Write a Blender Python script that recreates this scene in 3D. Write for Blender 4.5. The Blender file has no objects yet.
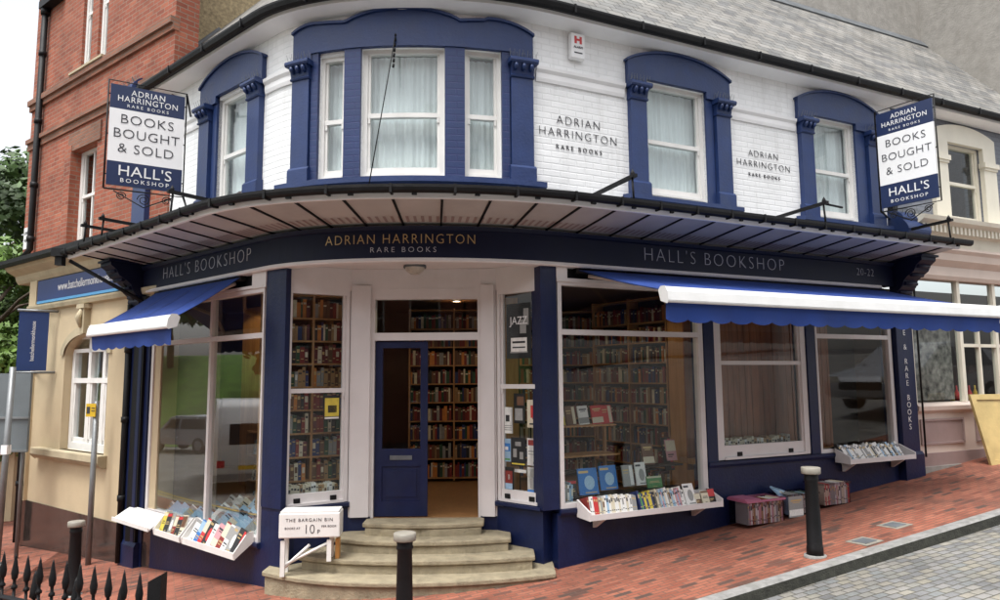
import bpy, bmesh, math, random
from mathutils import Vector, Matrix
from math import sin, cos, tan, pi, radians, sqrt, atan2, floor
random.seed(7)
SC = bpy.context.scene
COL = SC.collection
# ------------------------------------------------------------------ camera
EYE = 2.22
cam_d = bpy.data.cameras.new('camera'); cam = bpy.data.objects.new('camera', cam_d); COL.objects.link(cam)
cam_d.sensor_width = 36; cam_d.lens = 25.2; cam_d.clip_start = .05; cam_d.clip_end = 2000
cam.matrix_world = (Matrix.Translation((0, 0, EYE)) @ Matrix.Rotation(radians(90) + math.atan(76/700), 4, 'X')
                    @ Matrix.Rotation(radians(-.45), 4, 'Z'))
SC.camera = cam
# ------------------------------------------------------------------ world, sun, exposure
SUN_EL, SUN_AZ = radians(68), radians(205)      # azimuth measured clockwise from +Y
w = bpy.data.worlds.new('World'); SC.world = w; w.use_nodes = True
nt = w.node_tree; bg = nt.nodes['Background']
sky = nt.nodes.new('ShaderNodeTexSky'); sky.sky_type = 'NISHITA'; sky.sun_disc = False
sky.sun_elevation = SUN_EL; sky.sun_rotation = SUN_AZ; sky.air_density = 1.2; sky.dust_density = 4; sky.ozone_density = 1
hsv = nt.nodes.new('ShaderNodeHueSaturation'); hsv.inputs['Saturation'].default_value = .22; hsv.inputs['Value'].default_value = 1.0
nt.links.new(sky.outputs[0], hsv.inputs['Color']); nt.links.new(hsv.outputs[0], bg.inputs['Color'])
bg.inputs['Strength'].default_value = .15
sun_d = bpy.data.lights.new('sun', 'SUN'); sun_d.energy = 1.5; sun_d.angle = radians(20); sun_d.color = (1, .985, .96)
sun = bpy.data.objects.new('sun', sun_d); COL.objects.link(sun)
sdir = Vector((sin(SUN_AZ)*cos(SUN_EL), cos(SUN_AZ)*cos(SUN_EL), sin(SUN_EL)))
sun.rotation_euler = sdir.to_track_quat('Z', 'Y').to_euler()
SC.view_settings.view_transform = 'Standard'; SC.view_settings.look = 'None'
SC.view_settings.gamma = 1; SC.view_settings.exposure = 1.06
try: SC.view_settings.use_curve_mapping = False
except Exception: pass

# ------------------------------------------------------------------ helpers
def lerp(a, b, t): return a + (b-a)*t
GX = [-60, -30, -12, -8.3, -4.9, -2.6, .65, 5.83, 8.1, 14, 30, 60]
GZ = [-1.6, -1.2, -.95, -.63, -.34, -.045, .14, .70, .97, 1.7, 3.2, 4.5]
def g(x):
    if x <= GX[0]: return GZ[0]
    for i in range(len(GX)-1):
        if x <= GX[i+1]: return lerp(GZ[i], GZ[i+1], (x-GX[i])/(GX[i+1]-GX[i]))
    return GZ[-1]

class Frame:
    """a facade line in plan, s runs left to right, outward is towards the street"""
    def __init__(s, pts, s0=0.0, curved=None):
        s.p = [Vector((a, b)) for a, b in pts]; s.ss = [s0]
        for i in range(1, len(s.p)): s.ss.append(s.ss[-1] + (s.p[i]-s.p[i-1]).length)
        s.curved = curved
    def xy(s, t, off=0.0):
        n = len(s.p)
        i = 0
        while i < n-2 and t > s.ss[i+1]: i += 1
        d = (s.p[i+1]-s.p[i]).normalized()
        p = s.p[i] + d*(t-s.ss[i])
        nn = Vector((d.y, -d.x))
        if s.curved and s.curved[0] <= t <= s.curved[1]:
            def nrm(j):
                a = s.p[max(j-1, 0)]; b = s.p[min(j+1, n-1)]; e = (b-a).normalized(); return Vector((e.y, -e.x))
            f = (t-s.ss[i])/max(1e-6, s.ss[i+1]-s.ss[i]); nn = nrm(i).lerp(nrm(i+1), min(max(f, 0), 1)).normalized()
        return p + nn*off
    def P(s, t, off, z):
        q = s.xy(t, off); return Vector((q.x, q.y, z))
    def samples(s, a, b, step=.12):
        out = [a]
        if s.curved:
            c0, c1 = s.curved
            lo, hi = max(a, c0), min(b, c1)
            if hi > lo:
                if lo > a + 1e-4: out.append(lo)
                n = max(1, int(math.ceil((hi-lo)/step)))
                for i in range(1, n+1): out.append(lo+(hi-lo)*i/n)
        if out[-1] < b-1e-4: out.append(b)
        return out

def hd(a): a = radians(a); return Vector((sin(a), cos(a)))
PL = Vector((-2.63, 7.962)); DL = hd(-49.3); PR = Vector((.61, 7.843)); DR = hd(64.5)
_C = Vector((-1.385, 6.891)); c1 = PL.lerp(_C, .55); c2 = PR.lerp(_C, .55)
NB = 48
bz = [((1-t)**3*PL + 3*(1-t)**2*t*c1 + 3*(1-t)*t*t*c2 + t**3*PR) for t in [i/NB for i in range(NB+1)]]
ARC = sum((bz[i+1]-bz[i]).length for i in range(NB))
F = Frame([tuple(PL+DL*10)] + [tuple(b) for b in bz] + [tuple(PR+DR*20)], -10-ARC, (-ARC, 0.0))
# left neighbour: s = -t
NH = hd(-53); NS = PL + DL*3.15
N = Frame([tuple(NS+NH*8), tuple(NS-NH*1)], -8)
# entrance recess
E = Frame([(-2.425, 7.86), (-1.77, 8.27), (-1.52, 8.3), (-.24, 8.3), (-.05, 8.27), (.45, 7.85)], 0)
ES = E.ss

class MB:
    def __init__(s): s.v = []; s.f = []; s.m = []; s.uv = []; s.sm = []
    def face(s, pts, mi=0, uv=None, smooth=False):
        b = len(s.v); s.v += [tuple(p) for p in pts]; s.f.append(tuple(range(b, b+len(pts)))); s.m.append(mi); s.sm.append(smooth)
        if uv is None:
            p0, p1, p2 = Vector(pts[0]), Vector(pts[1]), Vector(pts[-1]); n = (p1-p0).cross(p2-p0)
            if abs(n.z) > .7*n.length: uv = [(p[0], p[1]) for p in pts]
            else: 
                t = Vector((n.y, -n.x, 0)); t = t.normalized() if t.length > 1e-9 else Vector((1, 0, 0))
                uv = [(Vector(p).dot(t), p[2]) for p in pts]
        s.uv.append(uv)
    def box(s, c, d, R=None, mi=0, taper=1.0):
        hx, hy, hz = d[0]/2, d[1]/2, d[2]/2; c = Vector(c)
        P = []
        for z in (-hz, hz):
            k = taper if z > 0 else 1
            for x, y in ((-hx, -hy), (hx, -hy), (hx, hy), (-hx, hy)):
                q = Vector((x*k, y*k, z)); q = R @ q if R is not None else q; P.append(c+q)
        for a in ((3, 2, 1, 0), (4, 5, 6, 7), (0, 1, 5, 4), (1, 2, 6, 5), (2, 3, 7, 6), (3, 0, 4, 7)): s.face([P[i] for i in a], mi)
        return s
    def rib(s, fr, s0, s1, z0, z1, o0, o1, mi=0, step=.12, extra=None):
        """curved box: s0..s1, z0..z1 (numbers or functions of s), offsets o0 (in) .. o1 (out)"""
        Z0 = z0 if callable(z0) else (lambda t: z0); Z1 = z1 if callable(z1) else (lambda t: z1)
        S = fr.samples(s0, s1, step)
        if callable(z0) or callable(z1):
            S2 = [S[0]]
            for a, b in zip(S, S[1:]):
                n = max(1, int((b-a)/.08) if extra is None else int((b-a)/extra))
                S2 += [a+(b-a)*i/n for i in range(1, n+1)]
            S = S2
        for i, (a, b) in enumerate(zip(S, S[1:])):
            Ai, Bi = fr.xy(a, o0), fr.xy(b, o0); Ao, Bo = fr.xy(a, o1), fr.xy(b, o1)
            if not fr.curved:
                pass
            za0, zb0, za1, zb1 = Z0(a), Z0(b), Z1(a), Z1(b)
            v = lambda q, z: (q.x, q.y, z)
            s.face([v(Ao, za0), v(Bo, zb0), v(Bo, zb1), v(Ao, za1)], mi, [(a, za0), (b, zb0), (b, zb1), (a, za1)])
            s.face([v(Bi, zb0), v(Ai, za0), v(Ai, za1), v(Bi, zb1)], mi, [(b, zb0), (a, za0), (a, za1), (b, zb1)])
            s.face([v(Ao, za1), v(Bo, zb1), v(Bi, zb1), v(Ai, za1)], mi, [(a, o1), (b, o1), (b, o0), (a, o0)])
            s.face([v(Bo, zb0), v(Ao, za0), v(Ai, za0), v(Bi, zb0)], mi, [(b, o1), (a, o1), (a, o0), (b, o0)])
            if i == 0: s.face([v(Ai, za0), v(Ao, za0), v(Ao, za1), v(Ai, za1)], mi, [(o0, za0), (o1, za0), (o1, za1), (o0, za1)])
            if i == len(S)-2: s.face([v(Bo, zb0), v(Bi, zb0), v(Bi, zb1), v(Bo, zb1)], mi, [(o1, zb0), (o0, zb0), (o0, zb1), (o1, zb1)])
        return s
    def sweep(s, fr, s0, s1, prof, mi=0, step=.12, closed=True, smooth=False):
        """prof: list of (off, z), counter-clockwise seen with outward to the right"""
        S = fr.samples(s0, s1, step); n = len(prof)
        acc = [0]
        for i in range(n): a, b = prof[i], prof[(i+1) % n]; acc.append(acc[-1]+sqrt((a[0]-b[0])**2+(a[1]-b[1])**2))
        for a, b in zip(S, S[1:]):
            for i in range(n if closed else n-1):
                p, q = prof[i], prof[(i+1) % n]
                s.face([fr.P(a, p[0], p[1]), fr.P(b, p[0], p[1]), fr.P(b, q[0], q[1]), fr.P(a, q[0], q[1])], mi,
                       [(a, acc[i]), (b, acc[i]), (b, acc[i+1]), (a, acc[i+1])], smooth)
        if closed:
            s.face([fr.P(s0, p[0], p[1]) for p in reversed(prof)], mi); s.face([fr.P(s1, p[0], p[1]) for p in prof], mi)
        return s
    def tube(s, pts, r, n=8, mi=0, cap=True, smooth=True):
        pts = [Vector(p) for p in pts]; R = r if isinstance(r, (list, tuple)) else [r]*len(pts); rings = []
        up = None
        for i, p in enumerate(pts):
            d = (pts[min(i+1, len(pts)-1)]-pts[max(i-1, 0)]).normalized()
            if up is None: up = Vector((0, 0, 1)) if abs(d.z) < .9 else Vector((1, 0, 0))
            x = d.cross(up).normalized(); y = x.cross(d).normalized(); up = y
            rings.append([p + (x*cos(2*pi*k/n)+y*sin(2*pi*k/n))*R[i] for k in range(n)])
        for a, b in zip(rings, rings[1:]):
            for k in range(n): s.face([a[k], a[(k+1) % n], b[(k+1) % n], b[k]], mi, None, smooth)
        if cap: s.face(list(reversed(rings[0])), mi); s.face(rings[-1], mi)
        return s
    def lathe(s, prof, c, n=16, mi=0, M=None, smooth=True):
        c = Vector(c)
        def pt(r, z, k): 
            q = Vector((r*cos(2*pi*k/n), r*sin(2*pi*k/n), z)); return c + (M @ q if M is not None else q)
        for (r0, z0), (r1, z1) in zip(prof, prof[1:]):
            for k in range(n):
                q = [pt(r0, z0, k), pt(r0, z0, k+1), pt(r1, z1, k+1), pt(r1, z1, k)]
                if r0 < 1e-5: q = q[1:]
                elif r1 < 1e-5: q = q[:3]
                s.face(q, mi, None, smooth)
        return s
    def prism(s, poly, z0, z1, mi=0, mi_side=None):
        n = len(poly); Z0 = z0 if callable(z0) else (lambda x: z0)
        s.face([(p[0], p[1], z1) for p in poly], mi); s.face([(p[0], p[1], Z0(p[0])) for p in reversed(poly)], mi)
        for i in range(n):
            a, b = poly[i], poly[(i+1) % n]
            s.face([(a[0], a[1], Z0(a[0])), (b[0], b[1], Z0(b[0])), (b[0], b[1], z1), (a[0], a[1], z1)], mi if mi_side is None else mi_side)
        return s
    def extr(s, poly, M, t, mi=0):
        """poly in local xy extruded to z=t, placed by matrix M"""
        n = len(poly)
        a = [M @ Vector((p[0], p[1], 0)) for p in poly]; b = [M @ Vector((p[0], p[1], t)) for p in poly]
        s.face(list(reversed(a)), mi); s.face(b, mi)
        for i in range(n): s.face([a[i], a[(i+1) % n], b[(i+1) % n], b[i]], mi)
        return s
    def mesh(s, name, mats, merge=True):
        me = bpy.data.meshes.new(name); me.from_pydata(s.v, [], s.f); 
        for m in mats: me.materials.append(m)
        ul = me.uv_layers.new(name='UVMap'); k = 0
        flat = []
        for u in s.uv:
            for a in u: flat += [a[0], a[1]]
        ul.data.foreach_set('uv', flat)
        me.polygons.foreach_set('material_index', s.m); me.polygons.foreach_set('use_smooth', s.sm)
        if merge:
            bm = bmesh.new(); bm.from_mesh(me); bmesh.ops.remove_doubles(bm, verts=bm.verts, dist=.0002)
            bm.to_mesh(me); bm.free()
        me.update(); return me
    def build(s, name, mat, parent=None, merge=True, bevel=0):
        mats = mat if isinstance(mat, (list, tuple)) else [mat]
        me = s.mesh(name, mats, merge); o = bpy.data.objects.new(name, me); COL.objects.link(o)
        if parent is not None: o.parent = parent; o.matrix_parent_inverse = Matrix.Translation(-Vector(world_loc(parent)))
        if bevel:
            b = o.modifiers.new('bevel', 'BEVEL'); b.width = bevel; b.segments = 2; b.limit_method = 'ANGLE'; b.angle_limit = radians(40)
        return o
def world_loc(o):
    p = Vector((0, 0, 0))
    while o is not None: p = p + Vector(o.location) + o.matrix_parent_inverse.to_translation(); o = o.parent
    return p
def tag(o, label=None, cat=None, group=None, kind=None):
    if label: o['label'] = label
    if cat: o['category'] = cat
    if group: o['group'] = group
    if kind: o['kind'] = kind
    return o
def empty(name, loc, label, cat, group=None):
    o = bpy.data.objects.new(name, None); COL.objects.link(o); o.location = loc; o.empty_display_size = .2
    return tag(o, label, cat, group)

def text_mb(body, size, place, xs=1.0, weight=0.0, spacing=1.0, t=.004, align='CENTER', mi=0, mb=None):
    """place(x, y, d) -> world point; x right, y up, d out of the surface"""
    cu = bpy.data.curves.new('t', 'FONT'); cu.body = body; cu.size = size; cu.align_x = align; cu.align_y = 'CENTER'
    cu.offset = weight; cu.space_character = spacing; cu.resolution_u = 3
    ob = bpy.data.objects.new('t', cu); COL.objects.link(ob)
    dg = bpy.context.evaluated_depsgraph_get(); me = bpy.data.meshes.new_from_object(ob.evaluated_get(dg))
    mb = mb or MB()
    for p in me.polygons:
        pts = [me.vertices[i].co for i in p.vertices]
        if p.normal.z < 0: pts = pts[::-1]
        mb.face([place(q.x*xs, q.y, t) for q in pts], mi)
    # side walls from boundary edges
    cnt = {}
    for p in me.polygons:
        vs = list(p.vertices); vs = vs if p.normal.z > 0 else vs[::-1]
        for a, b in zip(vs, vs[1:]+vs[:1]):
            cnt[(a, b)] = 1
    for (a, b) in cnt:
        if (b, a) not in cnt:
            A, B = me.vertices[a].co, me.vertices[b].co
            mb.face([place(A.x*xs, A.y, 0), place(B.x*xs, B.y, 0), place(B.x*xs, B.y, t), place(A.x*xs, A.y, t)], mi)
    bpy.data.objects.remove(ob); bpy.data.curves.remove(cu); bpy.data.meshes.remove(me)
    return mb
def on_frame(fr, s, z, off, shear=0):
    return lambda x, y, d: fr.P(s+x, off+d, z+y)
def on_plane(O, X, Y, Nn):
    O, X, Y, Nn = Vector(O), Vector(X), Vector(Y), Vector(Nn)
    return lambda x, y, d: O + X*x + Y*y + Nn*d

# ------------------------------------------------------------------ materials
def nmat(name):
    m = bpy.data.materials.new(name); m.use_nodes = True; n = m.node_tree.nodes; l = m.node_tree.links
    return m, n, l, n['Principled BSDF']
def mat(name, col, rough=.6, var=.12, scale=6, bump=.0, bscale=40, metal=0, spec=.5, dirt=0, dirtcol=(.08, .07, .05), coat=0):
    m, n, l, b = nmat(name)
    b.inputs['Roughness'].default_value = rough; b.inputs['Metallic'].default_value = metal
    b.inputs['Specular IOR Level'].default_value = spec; b.inputs['Coat Weight'].default_value = coat
    tc = n.new('ShaderNodeTexCoord'); no = n.new('ShaderNodeTexNoise'); no.inputs['Scale'].default_value = scale; no.inputs['Detail'].default_value = 6
    l.new(tc.outputs['Object'], no.inputs['Vector'])
    rp = n.new('ShaderNodeValToRGB'); c = col
    rp.color_ramp.elements[0].position = .3; rp.color_ramp.elements[1].position = .7
    rp.color_ramp.elements[0].color = (c[0]*(1-var), c[1]*(1-var), c[2]*(1-var), 1)
    rp.color_ramp.elements[1].color = (min(c[0]*(1+var), 1), min(c[1]*(1+var), 1), min(c[2]*(1+var), 1), 1)
    l.new(no.outputs[0], rp.inputs[0]); last = rp.outputs[0]
    if dirt:
        n2 = n.new('ShaderNodeTexNoise'); n2.inputs['Scale'].default_value = scale*.45; n2.inputs['Detail'].default_value = 9; n2.inputs['Roughness'].default_value = .7
        mp = n.new('ShaderNodeMapping'); mp.inputs['Scale'].default_value = (1, 1, .35); l.new(tc.outputs['Object'], mp.inputs[0]); l.new(mp.outputs[0], n2.inputs['Vector'])
        r2 = n.new('ShaderNodeValToRGB'); r2.color_ramp.elements[0].position = .5; r2.color_ramp.elements[1].position = .75
        r2.color_ramp.elements[0].color = (0, 0, 0, 1); r2.color_ramp.elements[1].color = (dirt, dirt, dirt, 1); l.new(n2.outputs[0], r2.inputs[0])
        mx = n.new('ShaderNodeMix'); mx.data_type = 'RGBA'; l.new(r2.outputs[0], mx.inputs[0]); l.new(last, mx.inputs[6]); mx.inputs[7].default_value = (*dirtcol, 1); last = mx.outputs[2]
    l.new(last, b.inputs['Base Color'])
    n3 = n.new('ShaderNodeTexNoise'); n3.inputs['Scale'].default_value = bscale; n3.inputs['Detail'].default_value = 4; l.new(tc.outputs['Object'], n3.inputs['Vector'])
    if bump:
        bp = n.new('ShaderNodeBump'); bp.inputs['Strength'].default_value = bump; bp.inputs['Distance'].default_value = .01
        l.new(n3.outputs[0], bp.inputs['Height']); l.new(bp.outputs[0], b.inputs['Normal'])
    mr = n.new('ShaderNodeMapRange'); mr.inputs[3].default_value = max(rough-.08, .02); mr.inputs[4].default_value = min(rough+.08, 1)
    l.new(no.outputs[0], mr.inputs[0]); l.new(mr.outputs[0], b.inputs['Roughness'])
    return m
def brickmat(name, c1, c2, mortar, bw=.225, bh=.075, ms=.008, rough=.85, bump=.5, coords='UV', rot=0, var=.4, extra=None, offset=.5, dirt=.25, squash=1.0, msm=.1, streak=0, spots=0):
    m, n, l, b = nmat(name); b.inputs['Roughness'].default_value = rough
    tc = n.new('ShaderNodeTexCoord'); mp = n.new('ShaderNodeMapping'); mp.inputs['Rotation'].default_value[2] = rot
    l.new(tc.outputs[coords], mp.inputs[0])
    wob = n.new('ShaderNodeTexNoise'); wob.inputs['Scale'].default_value = 9; l.new(mp.outputs[0], wob.inputs['Vector'])
    wa = n.new('ShaderNodeVectorMath'); wa.operation = 'MULTIPLY_ADD'; wa.inputs[1].default_value = (.01, .01, 0); l.new(wob.outputs[1], wa.inputs[0]); l.new(mp.outputs[0], wa.inputs[2])
    br = n.new('ShaderNodeTexBrick'); br.inputs['Scale'].default_value = 1; br.inputs['Brick Width'].default_value = bw; br.inputs['Row Height'].default_value = bh
    br.inputs['Mortar Size'].default_value = ms; br.inputs['Mortar Smooth'].default_value = msm; br.inputs['Bias'].default_value = 0; br.offset = offset; br.squash = squash
    l.new(wa.outputs[0], br.inputs['Vector'])
    br.inputs['Color1'].default_value = (0, 0, 0, 1); br.inputs['Color2'].default_value = (1, 1, 1, 1); br.inputs['Mortar'].default_value = (.5, .5, .5, 1)
    rp = n.new('ShaderNodeValToRGB'); els = [(0.0, c1), (1.0, c2)] if extra is None else [(0.0, c1)] + extra + [(1.0, c2)]
    rp.color_ramp.elements[0].color = (*els[0][1], 1); rp.color_ramp.elements[0].position = 0
    rp.color_ramp.elements[1].color = (*els[-1][1], 1)
    for p, c in els[1:-1]: e = rp.color_ramp.elements.new(p); e.color = (*c, 1)
    l.new(br.outputs['Color'], rp.inputs[0])
    # large scale stains
    ns = n.new('ShaderNodeTexNoise'); ns.inputs['Scale'].default_value = 1.3; ns.inputs['Detail'].default_value = 8; ns.inputs['Roughness'].default_value = .65; l.new(tc.outputs[coords], ns.inputs['Vector'])
    r2 = n.new('ShaderNodeMapRange'); r2.inputs[1].default_value = .35; r2.inputs[2].default_value = .7; r2.inputs[3].default_value = 1-dirt; r2.inputs[4].default_value = 1+dirt*.5; l.new(ns.outputs[0], r2.inputs[0])
    nf = n.new('ShaderNodeTexNoise'); nf.inputs['Scale'].default_value = 60; nf.inputs['Detail'].default_value = 3; l.new(tc.outputs[coords], nf.inputs['Vector'])
    r3 = n.new('ShaderNodeMapRange'); r3.inputs[3].default_value = 1-var*.5; r3.inputs[4].default_value = 1+var*.5; l.new(nf.outputs[0], r3.inputs[0])
    mu = n.new('ShaderNodeMath'); mu.operation = 'MULTIPLY'; l.new(r2.outputs[0], mu.inputs[0]); l.new(r3.outputs[0], mu.inputs[1])
    mx = n.new('ShaderNodeMix'); mx.data_type = 'RGBA'; l.new(br.outputs['Fac'], mx.inputs[0]); l.new(rp.outputs[0], mx.inputs[6]); mx.inputs[7].default_value = (*mortar, 1)
    cur_ = mx.outputs[2]
    if streak:
        m4 = n.new('ShaderNodeMapping'); m4.inputs['Scale'].default_value = (7, .5, 1); l.new(tc.outputs[coords], m4.inputs[0]); n4 = n.new('ShaderNodeTexNoise'); n4.inputs['Scale'].default_value = 1; n4.inputs['Detail'].default_value = 7; n4.inputs['Roughness'].default_value = .7; l.new(m4.outputs[0], n4.inputs['Vector'])
        r4 = n.new('ShaderNodeMapRange'); r4.inputs[1].default_value = .52; r4.inputs[2].default_value = .8; r4.inputs[3].default_value = 0; r4.inputs[4].default_value = streak; l.new(n4.outputs[0], r4.inputs[0])
        x4 = n.new('ShaderNodeMix'); x4.data_type = 'RGBA'; l.new(r4.outputs[0], x4.inputs[0]); l.new(cur_, x4.inputs[6]); x4.inputs[7].default_value = (.30, .28, .24, 1); cur_ = x4.outputs[2]
    if spots:
        v5 = n.new('ShaderNodeTexVoronoi'); v5.inputs['Scale'].default_value = 3.2; v5.inputs['Randomness'].default_value = 1; l.new(wa.outputs[0], v5.inputs['Vector'])
        r5 = n.new('ShaderNodeMapRange'); r5.inputs[1].default_value = .05; r5.inputs[2].default_value = .075; r5.inputs[3].default_value = spots; r5.inputs[4].default_value = 0; l.new(v5.outputs['Distance'], r5.inputs[0])
        x5 = n.new('ShaderNodeMix'); x5.data_type = 'RGBA'; l.new(r5.outputs[0], x5.inputs[0]); l.new(cur_, x5.inputs[6]); x5.inputs[7].default_value = (.20, .17, .15, 1); cur_ = x5.outputs[2]
        n6 = n.new('ShaderNodeTexNoise'); n6.inputs['Scale'].default_value = .9; n6.inputs['Detail'].default_value = 10; n6.inputs['Roughness'].default_value = .75; l.new(tc.outputs[coords], n6.inputs['Vector'])
        r6 = n.new('ShaderNodeMapRange'); r6.inputs[1].default_value = .55; r6.inputs[2].default_value = .72; r6.inputs[3].default_value = 0; r6.inputs[4].default_value = .55; l.new(n6.outputs[0], r6.inputs[0])
        x6 = n.new('ShaderNodeMix'); x6.data_type = 'RGBA'; l.new(r6.outputs[0], x6.inputs[0]); l.new(cur_, x6.inputs[6]); x6.inputs[7].default_value = (.10, .062, .048, 1); cur_ = x6.outputs[2]
    vm = n.new('ShaderNodeVectorMath'); vm.operation = 'SCALE'; l.new(cur_, vm.inputs[0]); l.new(mu.outputs[0], vm.inputs['Scale']); l.new(vm.outputs[0], b.inputs['Base Color'])
    iv = n.new('ShaderNodeMath'); iv.operation = 'SUBTRACT'; iv.inputs[0].default_value = 1; l.new(br.outputs['Fac'], iv.inputs[1])
    ad = n.new('ShaderNodeMath'); ad.operation = 'MULTIPLY_ADD'; ad.inputs[1].default_value = .35; l.new(nf.outputs[0], ad.inputs[0]); l.new(iv.outputs[0], ad.inputs[2])
    bp = n.new('ShaderNodeBump'); bp.inputs['Strength'].default_value = bump; bp.inputs['Distance'].default_value = .008; l.new(ad.outputs[0], bp.inputs['Height']); l.new(bp.outputs[0], b.inputs['Normal'])
    return m
def glassmat(name, ior=1.6, tint=(.92, .95, .95), rough=.01):
    m = bpy.data.materials.new(name); m.use_nodes = True; n = m.node_tree.nodes; l = m.node_tree.links; n.remove(n['Principled BSDF'])
    o = n['Material Output']; t = n.new('ShaderNodeBsdfTransparent'); t.inputs[0].default_value = (*tint, 1)
    gl = n.new('ShaderNodeBsdfGlossy'); gl.inputs['Roughness'].default_value = rough
    fr = n.new('ShaderNodeFresnel'); fr.inputs[0].default_value = ior; mx = n.new('ShaderNodeMixShader')
    nz = n.new('ShaderNodeTexNoise'); nz.inputs['Scale'].default_value = 1.2; tc = n.new('ShaderNodeTexCoord'); l.new(tc.outputs['Object'], nz.inputs['Vector'])
    bp = n.new('ShaderNodeBump'); bp.inputs['Strength'].default_value = .03; bp.inputs['Distance'].default_value = .02; l.new(nz.outputs[0], bp.inputs['Height']); l.new(bp.outputs[0], gl.inputs['Normal'])
    ge = n.new('ShaderNodeNewGeometry'); inv = n.new('ShaderNodeMath'); inv.operation = 'SUBTRACT'; inv.inputs[0].default_value = 1; l.new(ge.outputs['Backfacing'], inv.inputs[1]); mm = n.new('ShaderNodeMath'); mm.operation = 'MULTIPLY'; l.new(inv.outputs[0], mm.inputs[0]); l.new(fr.outputs[0], mm.inputs[1])
    l.new(mm.outputs[0], mx.inputs[0]); l.new(t.outputs[0], mx.inputs[1]); l.new(gl.outputs[0], mx.inputs[2]); l.new(mx.outputs[0], o.inputs[0])
    return m
def emis(name, col, s):
    m = bpy.data.materials.new(name); m.use_nodes = True; n = m.node_tree.nodes; l = m.node_tree.links
    b = n['Principled BSDF']; b.inputs['Emission Color'].default_value = (*col, 1); b.inputs['Emission Strength'].default_value = s; return m
def woodmat(name, ca, cb, scale=2, rough=.5, rot=(0, 0, 0), bump=.1):
    m, n, l, b = nmat(name); b.inputs['Roughness'].default_value = rough
    tc = n.new('ShaderNodeTexCoord'); mp = n.new('ShaderNodeMapping'); mp.inputs['Rotation'].default_value = rot; mp.inputs['Scale'].default_value = (8, 8, .8); l.new(tc.outputs['Object'], mp.inputs[0])
    no = n.new('ShaderNodeTexNoise'); no.inputs['Scale'].default_value = scale; no.inputs['Detail'].default_value = 7; no.inputs['Distortion'].default_value = 1; l.new(mp.outputs[0], no.inputs['Vector'])
    rp = n.new('ShaderNodeValToRGB'); rp.color_ramp.elements[0].position = .3; rp.color_ramp.elements[1].position = .7; rp.color_ramp.elements[0].color = (*ca, 1); rp.color_ramp.elements[1].color = (*cb, 1)
    l.new(no.outputs[0], rp.inputs[0]); l.new(rp.outputs[0], b.inputs['Base Color'])
    bp = n.new('ShaderNodeBump'); bp.inputs['Strength'].default_value = bump; bp.inputs['Distance'].default_value = .004; l.new(no.outputs[0], bp.inputs['Height']); l.new(bp.outputs[0], b.inputs['Normal'])
    return m
def slatemat(name):
    m = brickmat(name, (.15, .15, .15), (.32, .31, .29), (.05, .05, .045), bw=.24, bh=.13, ms=.006, rough=.55, bump=1.0, var=.3, dirt=.35, extra=[(.3, (.21, .21, .20)), (.6, (.27, .26, .24)), (.85, (.23, .22, .20))])
    return m
M = {}
NAVY = (.012, .031, .112)
M['navy'] = mat('navy_paint', NAVY, .45, .14, 5, .25, 35, dirt=.4, dirtcol=(.045, .065, .13))
M['shadenavy'] = mat('shaded_navy_paint', (.005, .011, .052), .45, .15, 6, .3, 30, dirt=.5, dirtcol=(.022, .03, .055), spec=.35)  # darker copy of the navy, canopy shade put into the colour
M['navybrick'] = brickmat('navy_painted_brick', NAVY, NAVY, (.014, .026, .11), rough=.45, bump=.55, var=.15, dirt=.2)
M['darknavy'] = mat('dark_navy_paint', (.006, .009, .028), .5, .15, 4, .05, 30, spec=.2)
M['white'] = mat('white_paint', (.74, .73, .70), .45, .05, 5, .08, 40, dirt=.18, dirtcol=(.42, .39, .33))
M['whitebrick'] = brickmat('white_painted_brick', (.82, .83, .83), (.86, .87, .87), (.78, .79, .79), rough=.7, bump=.32, var=.04, dirt=.10, msm=.8, ms=.012, streak=.30)
M['soffit'] = mat('white_soffit_paint', (.82, .82, .82), .6, .05, 2, .05, 20, dirt=.12, dirtcol=(.5, .48, .42))
M['pinkwhite'] = mat('lobby_white_paint', (.66, .63, .62), .5, .05, 3, .08, 40, dirt=.2, dirtcol=(.4, .36, .3))
M['black'] = mat('black_iron_paint', (.006, .006, .007), .55, .3, 8, .3, 50, dirt=.2, dirtcol=(.04, .036, .03), spec=.25)
M['slate'] = slatemat('roof_slates')
M['lead'] = mat('lead_sheet', (.12, .13, .14), .5, .25, 5, .2, 20)
M['brick'] = brickmat('red_brick', (.24, .062, .034), (.38, .12, .065), (.27, .19, .14), bump=.6, var=.4, dirt=.3, extra=[(.4, (.34, .09, .047)), (.7, (.29, .08, .043))], ms=.007)
M['brickband'] = brickmat('brown_moulded_brick', (.20, .085, .05), (.30, .12, .07), (.18, .13, .10), bump=.6, bw=.2, bh=.06)
M['stone'] = mat('buff_stone', (.42, .36, .24), .8, .14, 3, .4, 30, dirt=.5, dirtcol=(.17, .14, .09))
M['render'] = mat('buff_painted_render', (.52, .42, .27), .8, .08, 2.2, .25, 35, dirt=.3, dirtcol=(.40, .31, .19))
M['plinth'] = mat('polished_dark_granite', (.045, .034, .030), .12, .3, 9, .0, 50)
M['step'] = mat('worn_step_stone', (.30, .255, .17), .85, .22, 7, .9, 45, dirt=.75, dirtcol=(.10, .085, .055))
M['tan'] = mat('pebbledash', (.40, .32, .19), .95, .35, 22, 1.0, 60, dirt=.4, dirtcol=(.2, .16, .1))
M['greyrender'] = mat('weathered_grey_render', (.29, .275, .25), .9, .14, 7, .6, 30, dirt=.45, dirtcol=(.18, .165, .14))
M['greybrick'] = brickmat('grey_painted_brick', (.17, .185, .22), (.20, .215, .25), (.14, .155, .19), rough=.6, bump=.5, var=.1, dirt=.15)
M['cream'] = mat('cream_paint', (.70, .66, .55), .5, .05, 3, .1, 30, dirt=.25, dirtcol=(.45, .4, .3))
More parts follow.
